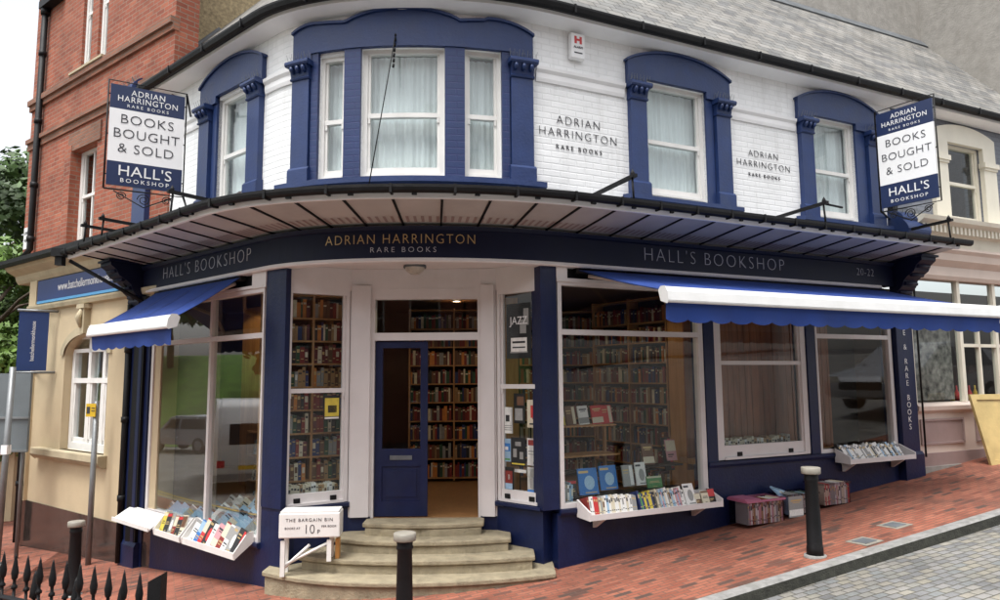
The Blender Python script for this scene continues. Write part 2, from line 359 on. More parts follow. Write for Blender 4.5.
M['shell'] = mat('shell_pink_paint', (.60, .50, .43), .5, .06, 3, .08, 30, dirt=.15, dirtcol=(.4, .32, .26))
M['mauve'] = mat('mauve_grey_paint', (.30, .22, .205), .5, .08, 4, .08, 30, dirt=.2)
M['paving'] = brickmat('brick_paving', (.22, .062, .036), (.33, .11, .066), (.15, .085, .06), bw=.19, bh=.062, ms=.006, coords='Object', rot=radians(-26), bump=.9, var=.45, dirt=.38, spots=.6,
                       extra=[(.10, (.08, .05, .04)), (.18, (.28, .08, .046)), (.5, (.36, .125, .075)), (.85, (.26, .078, .045))], rough=.85)
M['setts'] = brickmat('granite_setts', (.15, .15, .15), (.26, .24, .20), (.11, .105, .085), bw=.135, bh=.088, ms=.008, coords='Object', rot=radians(-26+4), bump=1.0, var=.4, dirt=.3,
                      extra=[(.25, (.21, .21, .21)), (.5, (.26, .25, .235)), (.65, (.27, .25, .20)), (.8, (.19, .20, .20))], rough=.7, msm=.5)
M['kerb'] = mat('granite_kerb', (.25, .245, .235), .75, .25, 12, .6, 60, dirt=.5, dirtcol=(.08, .09, .05))
M['asphalt'] = mat('asphalt', (.05, .05, .052), .85, .2, 5, .5, 120)
M['grass'] = mat('mown_grass', (.075, .14, .02), .9, .35, 1.5, .8, 40)
M['leaf'] = mat('leaf_green', (.10, .18, .03), .6, .6, 1.0, 0)
M['leafdark'] = mat('leaf_dark_green', (.05, .095, .022), .6, .6, 1.0, 0)
M['bark'] = mat('bark', (.07, .05, .035), .9, .3, 8, .8, 30)
M['glass'] = glassmat('shop_glass', 1.55)
M['plate'] = glassmat('old_plate_glass', 2.6)
M['glassup'] = glassmat('upstairs_glass', 1.75)
M['curtain'] = mat('net_curtain', (.80, .83, .83), .9, .06, 3, 0)
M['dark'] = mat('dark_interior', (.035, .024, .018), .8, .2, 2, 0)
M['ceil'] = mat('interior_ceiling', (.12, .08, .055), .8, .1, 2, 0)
M['wood'] = woodmat('bookcase_oak', (.30, .14, .045), (.46, .24, .09))
M['ply'] = woodmat('varnished_panel', (.42, .19, .05), (.60, .30, .09), 1.4)
M['redwood'] = woodmat('reddish_boards', (.16, .05, .02), (.32, .11, .045), 1.5, .4)
M['floorwood'] = woodmat('floorboards', (.30, .15, .06), (.42, .22, .09), 1.5, .3, (pi/2, 0, 0))
M['pages'] = mat('book_pages', (.72, .67, .55), .8, .08, 30, 0)
M['awn'] = mat('blue_awning_canvas', (.007, .036, .20), .8, .14, 2.5, .3, 160, dirt=.45, dirtcol=(.012, .04, .16))
M['awnbar'] = mat('white_coated_metal', (.66, .66, .65), .4, .05, 5, .05, 40, dirt=.35, dirtcol=(.5, .5, .47))
M['signnavy'] = mat('sign_navy', (.010, .022, .075), .35, .05, 3, 0)
M['signwhite'] = mat('sign_white', (.80, .80, .80), .35, .03, 3, 0)
M['letter_dark'] = mat('charcoal_lettering', (.03, .032, .04), .5, .05, 3, 0)
M['letter_white'] = mat('white_lettering', (.75, .75, .75), .5, .05, 3, 0)
M['letter_grey'] = mat('silver_grey_lettering', (.42, .42, .45), .4, .1, 3, 0)
M['gold'] = mat('gilt_lettering', (.50, .36, .16), .35, .1, 3, 0, metal=.3)
M['canopy'] = mat('canopy_underside_panel', (.48, .45, .42), .45, .06, 3, 0, dirt=.3, dirtcol=(.24, .20, .19))
M['grey'] = mat('galvanised_steel', (.20, .21, .215), .45, .12, 6, .1, 50, metal=.4)
M['yellow'] = mat('yellow_sign_plate', (.62, .40, .02), .4, .05, 4, 0)
M['cap'] = mat('bollard_cap_paint', (.27, .25, .21), .5, .15, 10, .2, 40, dirt=.6, dirtcol=(.2, .18, .14))
M['plastic'] = glassmat('clear_plastic', 1.5, (.85, .82, .84), .15)
M['pinkplastic'] = mat('pink_plastic_lid', (.38, .12, .20), .4, .05, 5, 0)
M['red'] = mat('red_plastic', (.55, .03, .03), .4, .05, 5, 0)
M['gilt'] = mat('gilt_frame', (.50, .38, .16), .5, .15, 6, .2, 40)
M['lampglass'] = mat('bulkhead_lamp_glass', (.45, .42, .36), .3, .2, 14, .2, 60)
M['downlight'] = emis('downlight_glow', (1, .86, .66), 9)
M['silverpaint'] = mat('silver_car_paint', (.40, .42, .45), .25, .03, 3, 0, metal=.5, coat=.6)
M['whitepaint'] = mat('white_vehicle_paint', (.75, .75, .74), .3, .03, 3, 0, coat=.5)
M['tyre'] = mat('tyre_rubber', (.02, .02, .02), .8, .1, 8, 0)
M['carglass'] = mat('dark_vehicle_glass', (.02, .025, .03), .06, .05, 8, 0)
M['yellowline'] = mat('yellow_road_paint', (.60, .42, .04), .7, .1, 8, 0)

# ------------------------------------------------------------------ ground, kerb, road, pavement
K0, K1 = Vector((1.72, 6.27)), Vector((5.56, 7.98)); KD = (K1-K0).normalized()
kp = [Vector((-34, 21)), Vector((-24, 18)), Vector((-16, 13.4)), Vector((-9, 7.6)), Vector((-6.2, 4.9)), Vector((-4.2, 3.6)), Vector((-2, 3.7)), Vector((0, 5.15)), K0, K1, K0+KD*9, K0+KD*16, K0+KD*34]
def catmull(pts, n=8):
    out = []
    for i in range(len(pts)-1):
        a = pts[max(i-1, 0)]; b = pts[i]; c = pts[i+1]; d = pts[min(i+2, len(pts)-1)]
        for k in range(n):
            t = k/n
            if i >= 8: out.append(b.lerp(c, t)); continue
            out.append(.5*((2*b)+(c-a)*t+(2*a-5*b+4*c-d)*t*t+(3*b-a-3*c+d)*t**3))
    out.append(pts[-1]); return out
kline = catmull(kp)
def knorm(i):
    a = kline[max(i-1, 0)]; b = kline[min(i+1, len(kline)-1)]; d = (b-a).normalized(); return Vector((d.y, -d.x))
gm = MB()
xs = [-400, -120] + GX + [120, 400]; xs = sorted(xs)
ys = [-400, -60, -9.5, 60, 400]
for a, b in zip(xs, xs[1:]):
    for c, d in zip(ys, ys[1:]): gm.face([(a, c, g(a)-.19), (b, c, g(b)-.19), (b, d, g(b)-.19), (a, d, g(a)-.19)])
tag(gm.build('ground', M['asphalt']), kind='structure')
pv = MB(); rd = MB(); kb = MB()
def back(i):     # pavement continues under the buildings
    p = kline[i]; x = p.x
    return Vector((lerp(-30, 26, i/(len(kline)-1)), 26 if x < -5 or x > 12 else 16))
for i in range(len(kline)-1):
    a, b = kline[i], kline[i+1]; na, nb = knorm(i), knorm(i+1); a1 = a-na*.12; b1 = b-nb*.12
    A2, B2 = back(i), back(i+1)
    nn = 24
    for k in range(nn):
        q = [a1.lerp(A2, k/nn), b1.lerp(B2, k/nn), b1.lerp(B2, (k+1)/nn), a1.lerp(A2, (k+1)/nn)]
        pv.face([(p.x, p.y, g(p.x)) for p in q])
    # kerb: top and face, small chamfer
    top = .006
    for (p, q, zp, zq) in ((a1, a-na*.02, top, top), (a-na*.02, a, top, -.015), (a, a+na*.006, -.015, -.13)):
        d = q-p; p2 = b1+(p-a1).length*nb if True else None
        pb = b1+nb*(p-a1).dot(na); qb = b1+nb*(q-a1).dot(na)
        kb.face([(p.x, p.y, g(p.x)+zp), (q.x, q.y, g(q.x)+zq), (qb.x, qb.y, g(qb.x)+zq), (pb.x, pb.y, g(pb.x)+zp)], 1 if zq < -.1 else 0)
    C, D = Vector((a.x-1.5, -6.6)), Vector((b.x-1.5, -6.6))
    for k in range(16):
        q = [C.lerp(a, k/16), D.lerp(b, k/16), D.lerp(b, (k+1)/16), C.lerp(a, (k+1)/16)]
        rd.face([(p.x, p.y, g(p.x)-.115) for p in q])
tag(pv.build('pavement', M['paving']), kind='structure'); tag(kb.build('kerb', [M['kerb'], mat('shaded_kerb_face', (.035, .036, .028), .9, .4, 14, .8, 60)]), kind='structure'); tag(rd.build('road', M['setts']), kind='structure')  # kerb face coloured near black to stand for the shadow along the kerb
op = MB()
for a, b in zip(xs[1:], xs[2:-1]):
    op.face([(a, -9.4, g(a)+.0), (b, -9.4, g(b)+.0), (b, -6.6, g(b)), (a, -6.6, g(a))]); op.face([(a, -6.6, g(a)-.2), (a, -6.6, g(a)), (b, -6.6, g(b)), (b, -6.6, g(b)-.2)])
tag(op.build('opposite_pavement', M['asphalt']), kind='structure')
# grassy bank across the junction, seen in the left window's reflection
gb = MB()
def bz_(x, y): 
    t = min(max((-36-x)/14, 0), 1); return g(x)-.1 + 5.5*t*t*(3-2*t) + .25*sin(x*.7)*cos(y*.4)*t
for i in range(26):
    for j in range(34):
        x0, y0 = -34-i*2.2, -30+j*3.2; x1, y1 = x0-2.2, y0+3.2
        gb.face([(x1, y0, bz_(x1, y0)), (x0, y0, bz_(x0, y0)), (x0, y1, bz_(x0, y1)), (x1, y1, bz_(x1, y1))], 0, None, True)
tag(gb.build('grass_bank', M['grass']), kind='structure')
yl = MB()
for off in (.25, .45):
    for i in range(6, 58):
        a, b = kline[i]+knorm(i)*off, kline[i+1]+knorm(i+1)*off; a2, b2 = a+knorm(i)*.08, b+knorm(i+1)*.08
        if kline[i].x > -7: break
        yl.face([(p.x, p.y, g(p.x)-.11) for p in (a, a2, b2, b)])
tag(yl.build('painted_yellow_lines', M['yellowline']), kind='structure')

# ------------------------------------------------------------------ the bookshop
shop = empty('bookshop', (-1, 8.5, 0), 'white and navy painted corner bookshop with curved canopy and slate roof', 'shop')
EAVE = 6.30
WS0, WS1 = -6.85, 6.02
# upstairs wall with openings
ops = [(-4.75, -3.90, 4.40, 5.84), (-2.70, -2.38, 4.40, 5.84), (-2.19, -1.26, 4.40, 5.88), (-1.04, -.62, 4.40, 5.88), (1.34, 2.30, 4.42, 5.88), (4.26, 5.14, 4.42, 5.88)]
wl = MB(); cur = WS0
for a, b, z0, z1 in ops:
    wl.rib(F, cur, a, 3.8, EAVE+.1, -.25, 0); wl.rib(F, a, b, 3.8, z0, -.25, 0); wl.rib(F, a, b, z1, EAVE+.1, -.25, 0); cur = b
wl.rib(F, cur, WS1, 3.8, EAVE+.1, -.25, 0)
wl.build('wall', M['whitebrick'], shop)
# string course: between surrounds
for a, b in ((-6.6, -5.2), (-3.6, -3.06), (-.2, 1.03), (2.74, 3.93), (5.62, 6.0)):
    MB().sweep(F, a, b, [(0, 5.60), (.02, 5.60), (.03, 5.64), (.03, 5.70), (.055, 5.735), (.06, 5.77), (0, 5.775)]).build('string_course', M['soffit'], shop)
# navy surrounds
def arch(a, b, zlo, zhi):
    return lambda s: zlo + (zhi-zlo)*max(0, 1-((s-(a+b)/2)/((b-a)/2))**2)**.75
def pilaster(s0, s1, nm='pilaster', zb=4.36):
    m = MB(); m.rib(F, s0, s1, zb+.2, 5.60, .002, .075); m.rib(F, s0-.02, s1+.02, zb, zb+.17, .002, .10)
    m.sweep(F, s0-.02, s1+.02, [(.002, zb+.17), (.10, zb+.17), (.075, zb+.2), (.002, zb+.2)])
    o = m.build(nm, M['navy'], shop)
    c = MB(); w_ = .035
    c.sweep(F, s0-.01, s1+.01, [(.002, 5.58), (.09, 5.58), (.10, 5.595), (.09, 5.61), (.002, 5.61)])
    c.sweep(F, s0-.005, s1+.005, [(.002, 5.61), (.085, 5.61), (.10, 5.68), (.135, 5.73), (.002, 5.73)])
    c.sweep(F, s0-w_, s1+w_, [(.002, 5.73), (.15, 5.73), (.165, 5.75), (.165, 5.775), (.15, 5.79), (.002, 5.79)])
    k = 3
    for i in range(k):
        t = lerp(s0+.04, s1-.04, i/(k-1)); c.tube([F.P(t, .10, 5.66), F.P(t, .135, 5.69), F.P(t, .14, 5.72)], [.02, .026, .02], 6)
    cp = c.build('capital', M['navy'], o)
    sp = MB()
    for i in range(7):
        t = lerp(s0-.02, s1+.02, i/6)
        for oo in (.05, .11):
            sp.tube([F.P(t, oo, 5.79), F.P(t+random.uniform(-.02, .02), oo+.03, 5.88)], .0022, 3, cap=False)
    sp.build('bird_spikes', M['grey'], o)
def surround(a, b, o0, o1, zlo, zhi, mat_='navy'):
    m = MB()
    m.rib(F, a, o0, 5.79, arch(a-.12, b+.12, zlo, zhi), .001, .06, extra=.05); m.rib(F, o0, o1, 5.88, arch(a-.12, b+.12, zlo, zhi), .001, .06, extra=.05); m.rib(F, o1, b, 5.79, arch(a-.12, b+.12, zlo, zhi), .001, .06, extra=.05)
    m.rib(F, a-.02, b+.02, (lambda s: arch(a-.12, b+.12, zlo, zhi)(s)), (lambda s: arch(a-.12, b+.12, zlo, zhi)(s)+.03), .001, .085, extra=.05)
    return m
for a, b, o0, o1 in ((-5.17, -3.62, -4.75, -3.90), (1.06, 2.70, 1.34, 2.30), (3.96, 5.63, 4.26, 5.14)):
    pw = .26 if a > 0 else .29
    m = surround(a, b, o0, o1, 5.98, 6.27)
    m.rib(F, a+pw+.02, o0, 4.40, 5.88, .001, .03); m.rib(F, o1, b-pw-.02, 4.40, 5.88, .001, .03)
    m.rib(F, a, a+pw+.02, 5.79, 5.80, .001, .06)
    # reveals
    for x, y in ((o0, o0-.012), (o1+.012, o1)): m.rib(F, min(x, y), max(x, y), 4.40, 5.88, -.14, .001)
    m.build('window_surround', M['navy'], shop)
    pilaster(a+.02, a+pw); pilaster(b-pw, b-.02)
    MB().sweep(F, a-.08, b+.08, [(0, 4.24), (.09, 4.24), (.11, 4.30), (.15, 4.32), (.15, 4.37), (0, 4.39)]).build('sill', M['navy'], shop)
# central triple window
m = MB()
def tri(s):
    if s < -2.36: return arch(-3.25, -2.33, 5.95, 6.21)(s) if s < -2.70 else lerp(arch(-3.25, -2.33, 5.95, 6.21)(-2.70), 6.17, (s+2.70)/.34)
    if s < -1.10: return 6.17 + .13*max(0, 1-((s+1.73)/.63)**2)**.8
    return lerp(6.17, 6.20, (s+1.1)/.3) if s < -.8 else arch(-1.35, -.08, 5.95, 6.22)(s)
m.rib(F, -3.04, -.25, 5.88, tri, .001, .06, extra=.03); m.rib(F, -3.05, -.24, lambda s: tri(s), lambda s: tri(s)+.03, .001, .085, extra=.03)
m.build('window_surround', M['navy'], shop)
for a, b in ((-2.79, -2.70), (-2.38, -2.19), (-1.26, -1.04), (-.62, -.53)): m = MB(); m.rib(F, a, b, 4.39, 5.88, .001, .045); m.rib(F, a+.005, b-.005, 4.40, 5.86, -.14, .001); m.build('brick_pier', M['navybrick'], shop)
for a, b in ((-3.04, -2.79), (-.53, -.25)): MB().rib(F, a, b, 5.79, 5.88, .001, .06).build('pier_block', M['navy'], shop)
pilaster(-3.03, -2.80); pilaster(-.52, -.26)
MB().sweep(F, -3.14, -.16, [(0, 4.22), (.10, 4.22), (.13, 4.28), (.19, 4.30), (.19, 4.36), (.06, 4.39), (0, 4.39)]).build('sill', M['navy'], shop)

def sash(fr, s0, s1, z0, z1, rail, off=-.07, w_=.055, bot=.10, parent=shop, glass='glassup', fmat='white', label=None, handles=0, curtain=None, rec=.05, top=.05, horn=True):
    m = MB()
    m.rib(fr, s0, s0+w_, z0, z1, off-rec, off+.03); m.rib(fr, s1-w_, s1, z0, z1, off-rec, off+.03)
    m.rib(fr, s0+w_, s1-w_, z1-top, z1, off-rec, off+.03); m.rib(fr, s0+w_, s1-w_, z0, z0+.03, off-rec, off+.05)
    # lower sash bottom rail
    m.rib(fr, s0+w_, s1-w_, z0+.03, z0+bot, off-rec+.01, off+.012)
    if rail: m.rib(fr, s0+w_, s1-w_, rail-.025, rail+.025, off-rec+.005, off+.02)
    k = .028
    for a, b, c, d in ((s0+w_, s0+w_+k, z0+bot, z1-top), (s1-w_-k, s1-w_, z0+bot, z1-top)): m.rib(fr, a, b, c, d, off-rec+.01, off+.004)
    if rail and horn:
        for a in (s0+w_+.005, s1-w_-.03): m.rib(fr, a, a+.025, rail-.085, rail-.025, off-.03, off+.018)
    o = m.build('window', M[fmat], parent)
    if label: o['label'] = label
    gl = MB(); gl.rib(fr, s0+w_, s1-w_, z0+bot, z1-top, off-.022, off-.016, step=.2); gl.build('pane', M[glass], o)
    for i in range(handles):
        t = lerp(s0, s1, (.22, .78)[i]); h = MB(); h.rib(fr, t-.035, t+.035, z0+.035, z0+.085, off+.013, off+.03); h.build('sash_lift', M['black'], o)
    if curtain:
        for (a, b, c, d) in curtain:
            cm = MB(); n = max(10, int((b-a)/.02)); 
            for i in range(n):
                p, q = a+(b-a)*i/n, a+(b-a)*(i+1)/n; f = lambda t: off-.13+.014*sin(t*95)+.01*sin(t*37)
                cm.face([fr.P(p, f(p), c), fr.P(q, f(q), c), fr.P(q, f(q), d), fr.P(p, f(p), d)], 0, None, True)
            cm.build('net_curtain', M['curtain'], o)
    return o
sash(F, -4.75, -3.90, 4.42, 5.84, 5.06, curtain=[(-4.72, -3.94, 4.62, 5.80)])
sash(F, -2.70, -2.38, 4.42, 5.84, 5.08, w_=.04, curtain=[(-2.68, -2.40, 4.44, 5.05), (-2.68, -2.40, 5.05, 5.82)])
sash(F, -2.19, -1.26, 4.42, 5.88, 5.12, curtain=[(-2.17, -1.28, 4.44, 5.10), (-2.17, -1.28, 5.1, 5.86)])  # upper net extended full width to imitate a pale reflection in the glass
sash(F, -1.04, -.62, 4.42, 5.88, 5.12, w_=.04, curtain=[(-1.02, -.64, 4.44, 5.84)])
sash(F, 1.34, 2.30, 4.44, 5.88, 5.13, curtain=[(1.36, 2.28, 4.46, 5.86)])
sash(F, 4.26, 5.14, 4.44, 5.88, 5.11, curtain=[(4.28, 5.12, 4.46, 5.86)])
# rooms behind upstairs windows
m = MB(); m.rib(F, WS0+.1, WS1-.1, 4.0, 4.05, -2.2, -.26, step=.3); m.rib(F, WS0+.1, WS1-.1, 6.05, 6.1, -2.2, -.26, step=.3); m.rib(F, WS0+.1, WS1-.1, 4.05, 6.05, -2.25, -2.2, step=.3)
m.build('upstairs_room', M['shell'], shop)
# air brick / lead collar, eaves soffit
MB().sweep(F, -6.9, 11.5, [(0, 6.29), (.23, 6.325), (.23, 6.42), (0, 6.42)]).build('soffit', M['soffit'], shop)
gt = MB()
gt.sweep(F, -6.95, 12, [(.232, 6.37), (.24, 6.36), (.29, 6.345), (.325, 6.365), (.34, 6.41), (.34, 6.435), (.325, 6.435), (.315, 6.405), (.25, 6.40), (.25, 6.44), (.232, 6.44)])
for i in range(20):
    t = -6.5+i*.95; gt.rib(F, t-.012, t+.012, 6.345, 6.445, .29, .346)
gt.build('gutter', M['black'], shop)
# roof
TP = 1.155; RW = 2.0
rf = MB(); S = F.samples(-7.0, 10.1, .15)
S = sorted(set([round(x, 4) for x in S] + [-6, -5, -4.2] + [i*.8 for i in range(1, 13)]))
for a, b in zip(S, S[1:]):
    nr = 12
    for k in range(nr):
        o0, o1 = .27-(RW+.27)*k/nr, .27-(RW+.27)*(k+1)/nr; z0, z1 = 6.44+(.27-o0)*TP, 6.44+(.27-o1)*TP; L = lambda o: (.27-o)*sqrt(1+TP*TP)
        rf.face([F.P(a, o0, z0), F.P(b, o0, z0), F.P(b, o1, z1), F.P(a, o1, z1)], 0, [(a, L(o0)), (b, L(o0)), (b, L(o1)), (a, L(o1))])
rf.rib(F, -7, 10.1, 6.40, 6.43, .05, .26)
rfo = rf.build('roof', M['slate'], shop)
MB().sweep(F, -7, 10.1, [(-RW-.1, 6.46+RW*TP+.30), (-RW+.12, 6.46+(RW-.12+.27)*TP-.02), (-RW+.14, 6.48+(RW-.14+.27)*TP), (-RW-.05, 6.46+RW*TP+.42)]).build('ridge_flashing', M['lead'], rfo)
# ---- ground floor
FB, FT = 3.49, 3.83
MB().rib(F, -6.75, 5.75, FB, FT, -.10, .07).build('fascia_board', M['darknavy'], shop)
fas = [o for o in shop.children if o.name.startswith('fascia_board')][0]
MB().sweep(F, -6.75, 5.75, [(.07, FT-.05), (.09, FT-.04), (.11, FT), (0, FT+.01), (0, FT-.05)]).build('fascia_moulding', M['darknavy'], fas)
MB().sweep(F, -6.55, 5.45, [(-.1, FB-.045), (.075, FB-.045), (.085, FB-.03), (.075, FB-.001), (-.1, FB-.001)]).build('fascia_bead', M['pinkwhite'], fas)
text_mb("HALL'S BOOKSHOP", .235, on_frame(F, 2.36, 3.655, .071), .95, -.006, 1.25).build('lettering', M['letter_grey'], fas)
text_mb("HALL'S BOOKSHOP", .235, on_frame(F, -4.88, 3.66, .071), .95, -.006, 1.25).build('lettering', M['letter_grey'], fas)
text_mb("20-22", .15, on_frame(F, 5.12, 3.66, .071), .95, -.004, 1.15).build('lettering', M['letter_grey'], fas)
text_mb("ADRIAN HARRINGTON", .15, on_frame(F, -1.74, 3.69, .071), .88, -.002, 1.22).build('lettering', M['gold'], fas)
text_mb("RARE BOOKS", .082, on_frame(F, -1.70, 3.575, .071), 1.05, -.001, 1.5).build('lettering', M['letter_grey'], fas)
# canopy
cn = MB()
cn.sweep(F, -7.05, 6.05, [(.01, 3.86), (.80, 3.955), (.83, 4.00), (.01, 4.13)], 0)
can = cn.build('canopy', M['canopy'], shop)
MB().sweep(F, -7.42, 6.1, [(.80, 3.945), (.835, 3.945), (.835, 4.01), (.80, 4.015)]).build('canopy_edge', M['soffit'], can)
rb = MB()
s = -6.95
while s < 6.0:
    rb.face([F.P(s, .02, 3.845), F.P(s+.02, .02, 3.845), F.P(s+.02, .80, 3.94), F.P(s, .80, 3.94)]); 
    rb.face([F.P(s, .02, 3.845), F.P(s, .80, 3.94), F.P(s, .80, 3.957), F.P(s, .02, 3.862)]); rb.face([F.P(s+.02, .80, 3.94), F.P(s+.02, .02, 3.845), F.P(s+.02, .02, 3.862), F.P(s+.02, .80, 3.957)])
    s += .40 if -ARC < s < 0 else .455
rb.build('canopy_rib', M['black'], can)
sl = MB(); s = -6.9
while s < 5.9:
    sl.face([F.P(s, .12, 3.868), F.P(s+.03, .12, 3.868), F.P(s+.03, .30, 3.889), F.P(s, .30, 3.889)]); s += .075
sl.build('vent_slots', M['mauve'], can)
MB().sweep(F, -7.35, 6.05, [(.01, 4.133), (.82, 4.003), (.825, 4.02), (.01, 4.16)]).build('lead_covering', M['lead'], can)
gt = MB(); gt.sweep(F, -7.5, 6.25, [(.838, 4.01), (.86, 3.99), (.90, 3.985), (.93, 4.0), (.94, 4.03), (.94, 4.06), (.925, 4.06), (.91, 4.025), (.86, 4.02), (.85, 4.06), (.838, 4.06)])
s = -7.2
while s < 6.2:
    gt.rib(F, s-.01, s+.01, 3.975, 4.065, .84, .946); gt.rib(F, s+.16, s+.20, 3.965, 3.99, .87, .90); s += .5
gt.build('canopy_gutter', M['black'], can)
for s in (-6.12, -6.75, -4.10, .50, 3.40, 5.87):    # suspension brackets above the canopy
    b = MB(); p0, p1 = F.P(s, 0, 4.30), F.P(s, .90, 4.33)
    d = (p1-p0).normalized(); sd = Vector((d.y, -d.x, 0)).normalized()
    R = Matrix((Vector((d.x, d.y, d.z)), sd, d.cross(sd))).transposed()
    b.box((p0+p1)/2, ((p1-p0).length, .05, .035), R); b.tube([F.P(s, .84, 4.33), F.P(s, .86, 4.05)], .012, 6)
    b.lathe([(.0, -.03), (.02, -.02), (.026, 0), (.018, .02), (0, .05)], F.P(s, .85, 4.36), 8)
    if s == 3.40: q = F.P(s+.35, .83, 4.31); b.tube([F.P(s, .83, 4.33), q], .014, 6)
    b.build('canopy_bracket', M['black'], can)
# diagonal struts at left end and the hopper
b = MB(); b.tube([F.P(-7.42, .80, 3.92), F.P(-6.6, .06, 3.30)], .028, 6); b.build('canopy_strut', M['black'], can)
b = MB(); b.tube([F.P(-6.9, .45, 3.92), F.P(-6.85, .08, 3.30)], .018, 6); b.build('canopy_strut', M['black'], can)
b = MB(); c = F.P(-7.5, .90, 4.0); b.box(c+Vector((0, 0, .03)), (.17, .17, .11)); b.box(c-Vector((0, 0, .08)), (.10, .10, .14)); b.build('rainwater_hopper', M['black'], can)
b = MB(); b.tube([F.P(-1.80, .02, 6.08), F.P(-1.80, .06, 6.0), F.P(-1.87, .92, 4.05)], .006, 5)
for i in range(8): b.tube([F.P(-1.80, .02+.02*i, 6.10-.07*i), F.P(-1.80, .045+.02*i, 6.06-.07*i)], .013, 5)
b.build('stay_cable', M['black'], can)
# consoles
def console(s0, s1):
    m = MB(); prof = [(0, 3.27), (.10, 3.27), (.13, 3.33), (.12, 3.40), (.20, 3.47), (.23, 3.56), (.30, 3.62), (.40, 3.68), (.44, 3.76), (.52, 3.82), (.52, 3.87), (0, 3.87)]
    m.sweep(F, s0, s1, prof); m.sweep(F, s0-.03, s1+.03, [(0, 3.87), (.55, 3.87), (.55, 3.90), (0, 3.90)])
    for i in range(4): m.tube([F.P(s0+.03, .13+.10*i, 3.40+.115*i), F.P(s1-.03, .13+.10*i, 3.40+.115*i)], .028, 8)
    m.build('console', M['darknavy'], shop)
console(5.72, 6.04); console(-7.05, -6.68)
gzf = lambda fr, off=0: (lambda s: g(fr.xy(s, off).x)-.12)
# right wing: stall risers, columns, windows
m = MB()
m.rib(F, .0, 2.13, gzf(F), .72, -.25, .0, extra=.4); m.rib(F, 2.13, 5.68, gzf(F), 1.10, -.25, .0, extra=.4)
m.sweep(F, .02, 2.13, [(0, .70), (.03, .70), (.045, .73), (.045, .765), (-.2, .77), (-.2, .70)]); m.sweep(F, 2.13, 5.68, [(0, 1.08), (.03, 1.08), (.045, 1.11), (.045, 1.145), (-.2, 1.15), (-.2, 1.08)])
m.build('stall_riser', M['shadenavy'], shop)
def column(s0, s1, zb, o=.02):
    m = MB(); m.rib(F, s0, s1, zb, FB-.045, -.22, o); m.build('column', M['shadenavy'], shop)
column(-.18, .02, .77, .015); column(2.13, 2.29, .80); column(3.92, 4.08, 1.15)
def gzn(s): return g(F.xy(s, .1).x)
m = MB(); m.rib(F, 5.70, 6.06, gzf(F), 3.30, -.2, .075, extra=.2); m.rib(F, 5.67, 6.09, gzf(F), gzn(5.9)+.33, -.2, .11, extra=.2)
m.sweep(F, 5.67, 6.09, [(.0, gzn(5.9)+.33), (.11, gzn(5.9)+.33), (.08, gzn(5.9)+.37), (0, gzn(5.9)+.37)])
pp = m.build('end_pilaster', M['shadenavy'], shop)
m = MB()
for i, ch in enumerate("FINE & RARE BOOKS"):
    if ch != ' ': text_mb(ch, .115, on_frame(F, 5.87, 3.12-i*.105, .076), 1, -.001, mb=m)
m.build('lettering', M['letter_white'], pp)
def shopwin(s0, s1, z0, z1, transom, mull=(), off=-.04, w_=.05, head='glass', label=None, w1=None, bot=.05):
    m = MB(); w1 = w1 or w_
    m.rib(F, s0, s0+w_, z0, z1, off-.05, off+.05); m.rib(F, s1-w1, s1, z0, z1, off-.05, off+.05)
    m.rib(F, s0+w_, s1-w1, z1-.05, z1, off-.05, off+.05); m.rib(F, s0+w_, s1-w1, z0, z0+bot, off-.05, off+.05)
    m.rib(F, s0+w_, s1-w1, transom-.03, transom+.03, off-.045, off+.045)
    for q in mull: m.rib(F, q-.028, q+.028, z0+bot, z1-.05, off-.04, off+.04)
    o = m.build('shop_window', M['pinkwhite'], shop)
    if label: o['label'] = label
    gm_ = MB(); gm_.rib(F, s0+w_, s1-w1, z0+bot, z1-.05, off-.004, off+.002); gm_.build('pane', M[head], o)
    return o
shopwin(.04, 2.12, .77, 3.29, 2.71, w1=.07)
m = MB(); m.rib(F, .02, .16, 3.29, FB-.047, -.1, .03); m.rib(F, .02, 5.70, 3.28, 3.32, -.1, .032); m.build('blind_box_end', M['pinkwhite'], shop)
m = MB(); m.rib(F, .16, 5.7, 3.32, FB-.046, -.22, -.06); m.build('blind_box', M['black'], shop)
shopwin(4.10, 5.67, 1.15, 3.28, 2.735, w_=.035, w1=.07)
# middle right window: sash
sash(F, 2.32, 3.91, 1.16, 3.28, 2.365, off=-.03, w_=.09, bot=.17, glass='glass', fmat='pinkwhite', handles=2, horn=False)
m = MB(); m.rib(F, 2.29, 2.32, 1.16, 3.28, -.1, .01); m.build('window_jamb', M['pinkwhite'], shop)
# left wing
m = MB(); m.rib(F, -6.45, -3.09, gzf(F), .36, -.25, 0, extra=.4); m.sweep(F, -6.4, -3.46, [(0, .34), (.03, .34), (.045, .365), (.045, .40), (-.2, .405), (-.2, .34)])
m.rib(F, -3.46, -3.09, .36, .80, -.25, 0)
m.build('stall_riser', M['shadenavy'], shop)
m = MB(); m.rib(F, -3.45, -3.10, .80, FB-.045, -.06, .015); m.build('column', M['shadenavy'], shop)
m = MB(); m.rib(F, -7.12, -6.45, gzf(F), 3.30, -.2, .03, extra=.3); m.rib(F, -6.98, -6.6, -.05, 3.28, .031, .08); m.rib(F, -7.0, -6.50, gzf(F), -.08, .031, .11, extra=.2)
m.sweep(F, -7.0, -6.50, [(.03, -.08), (.11, -.08), (.08, -.03), (.03, -.03)])
m.build('end_pilaster', M['shadenavy'], shop)
shopwin(-6.43, -3.50, .40, 3.26, 2.71, mull=(-4.76,), w_=.07, w1=.03, head='plate')
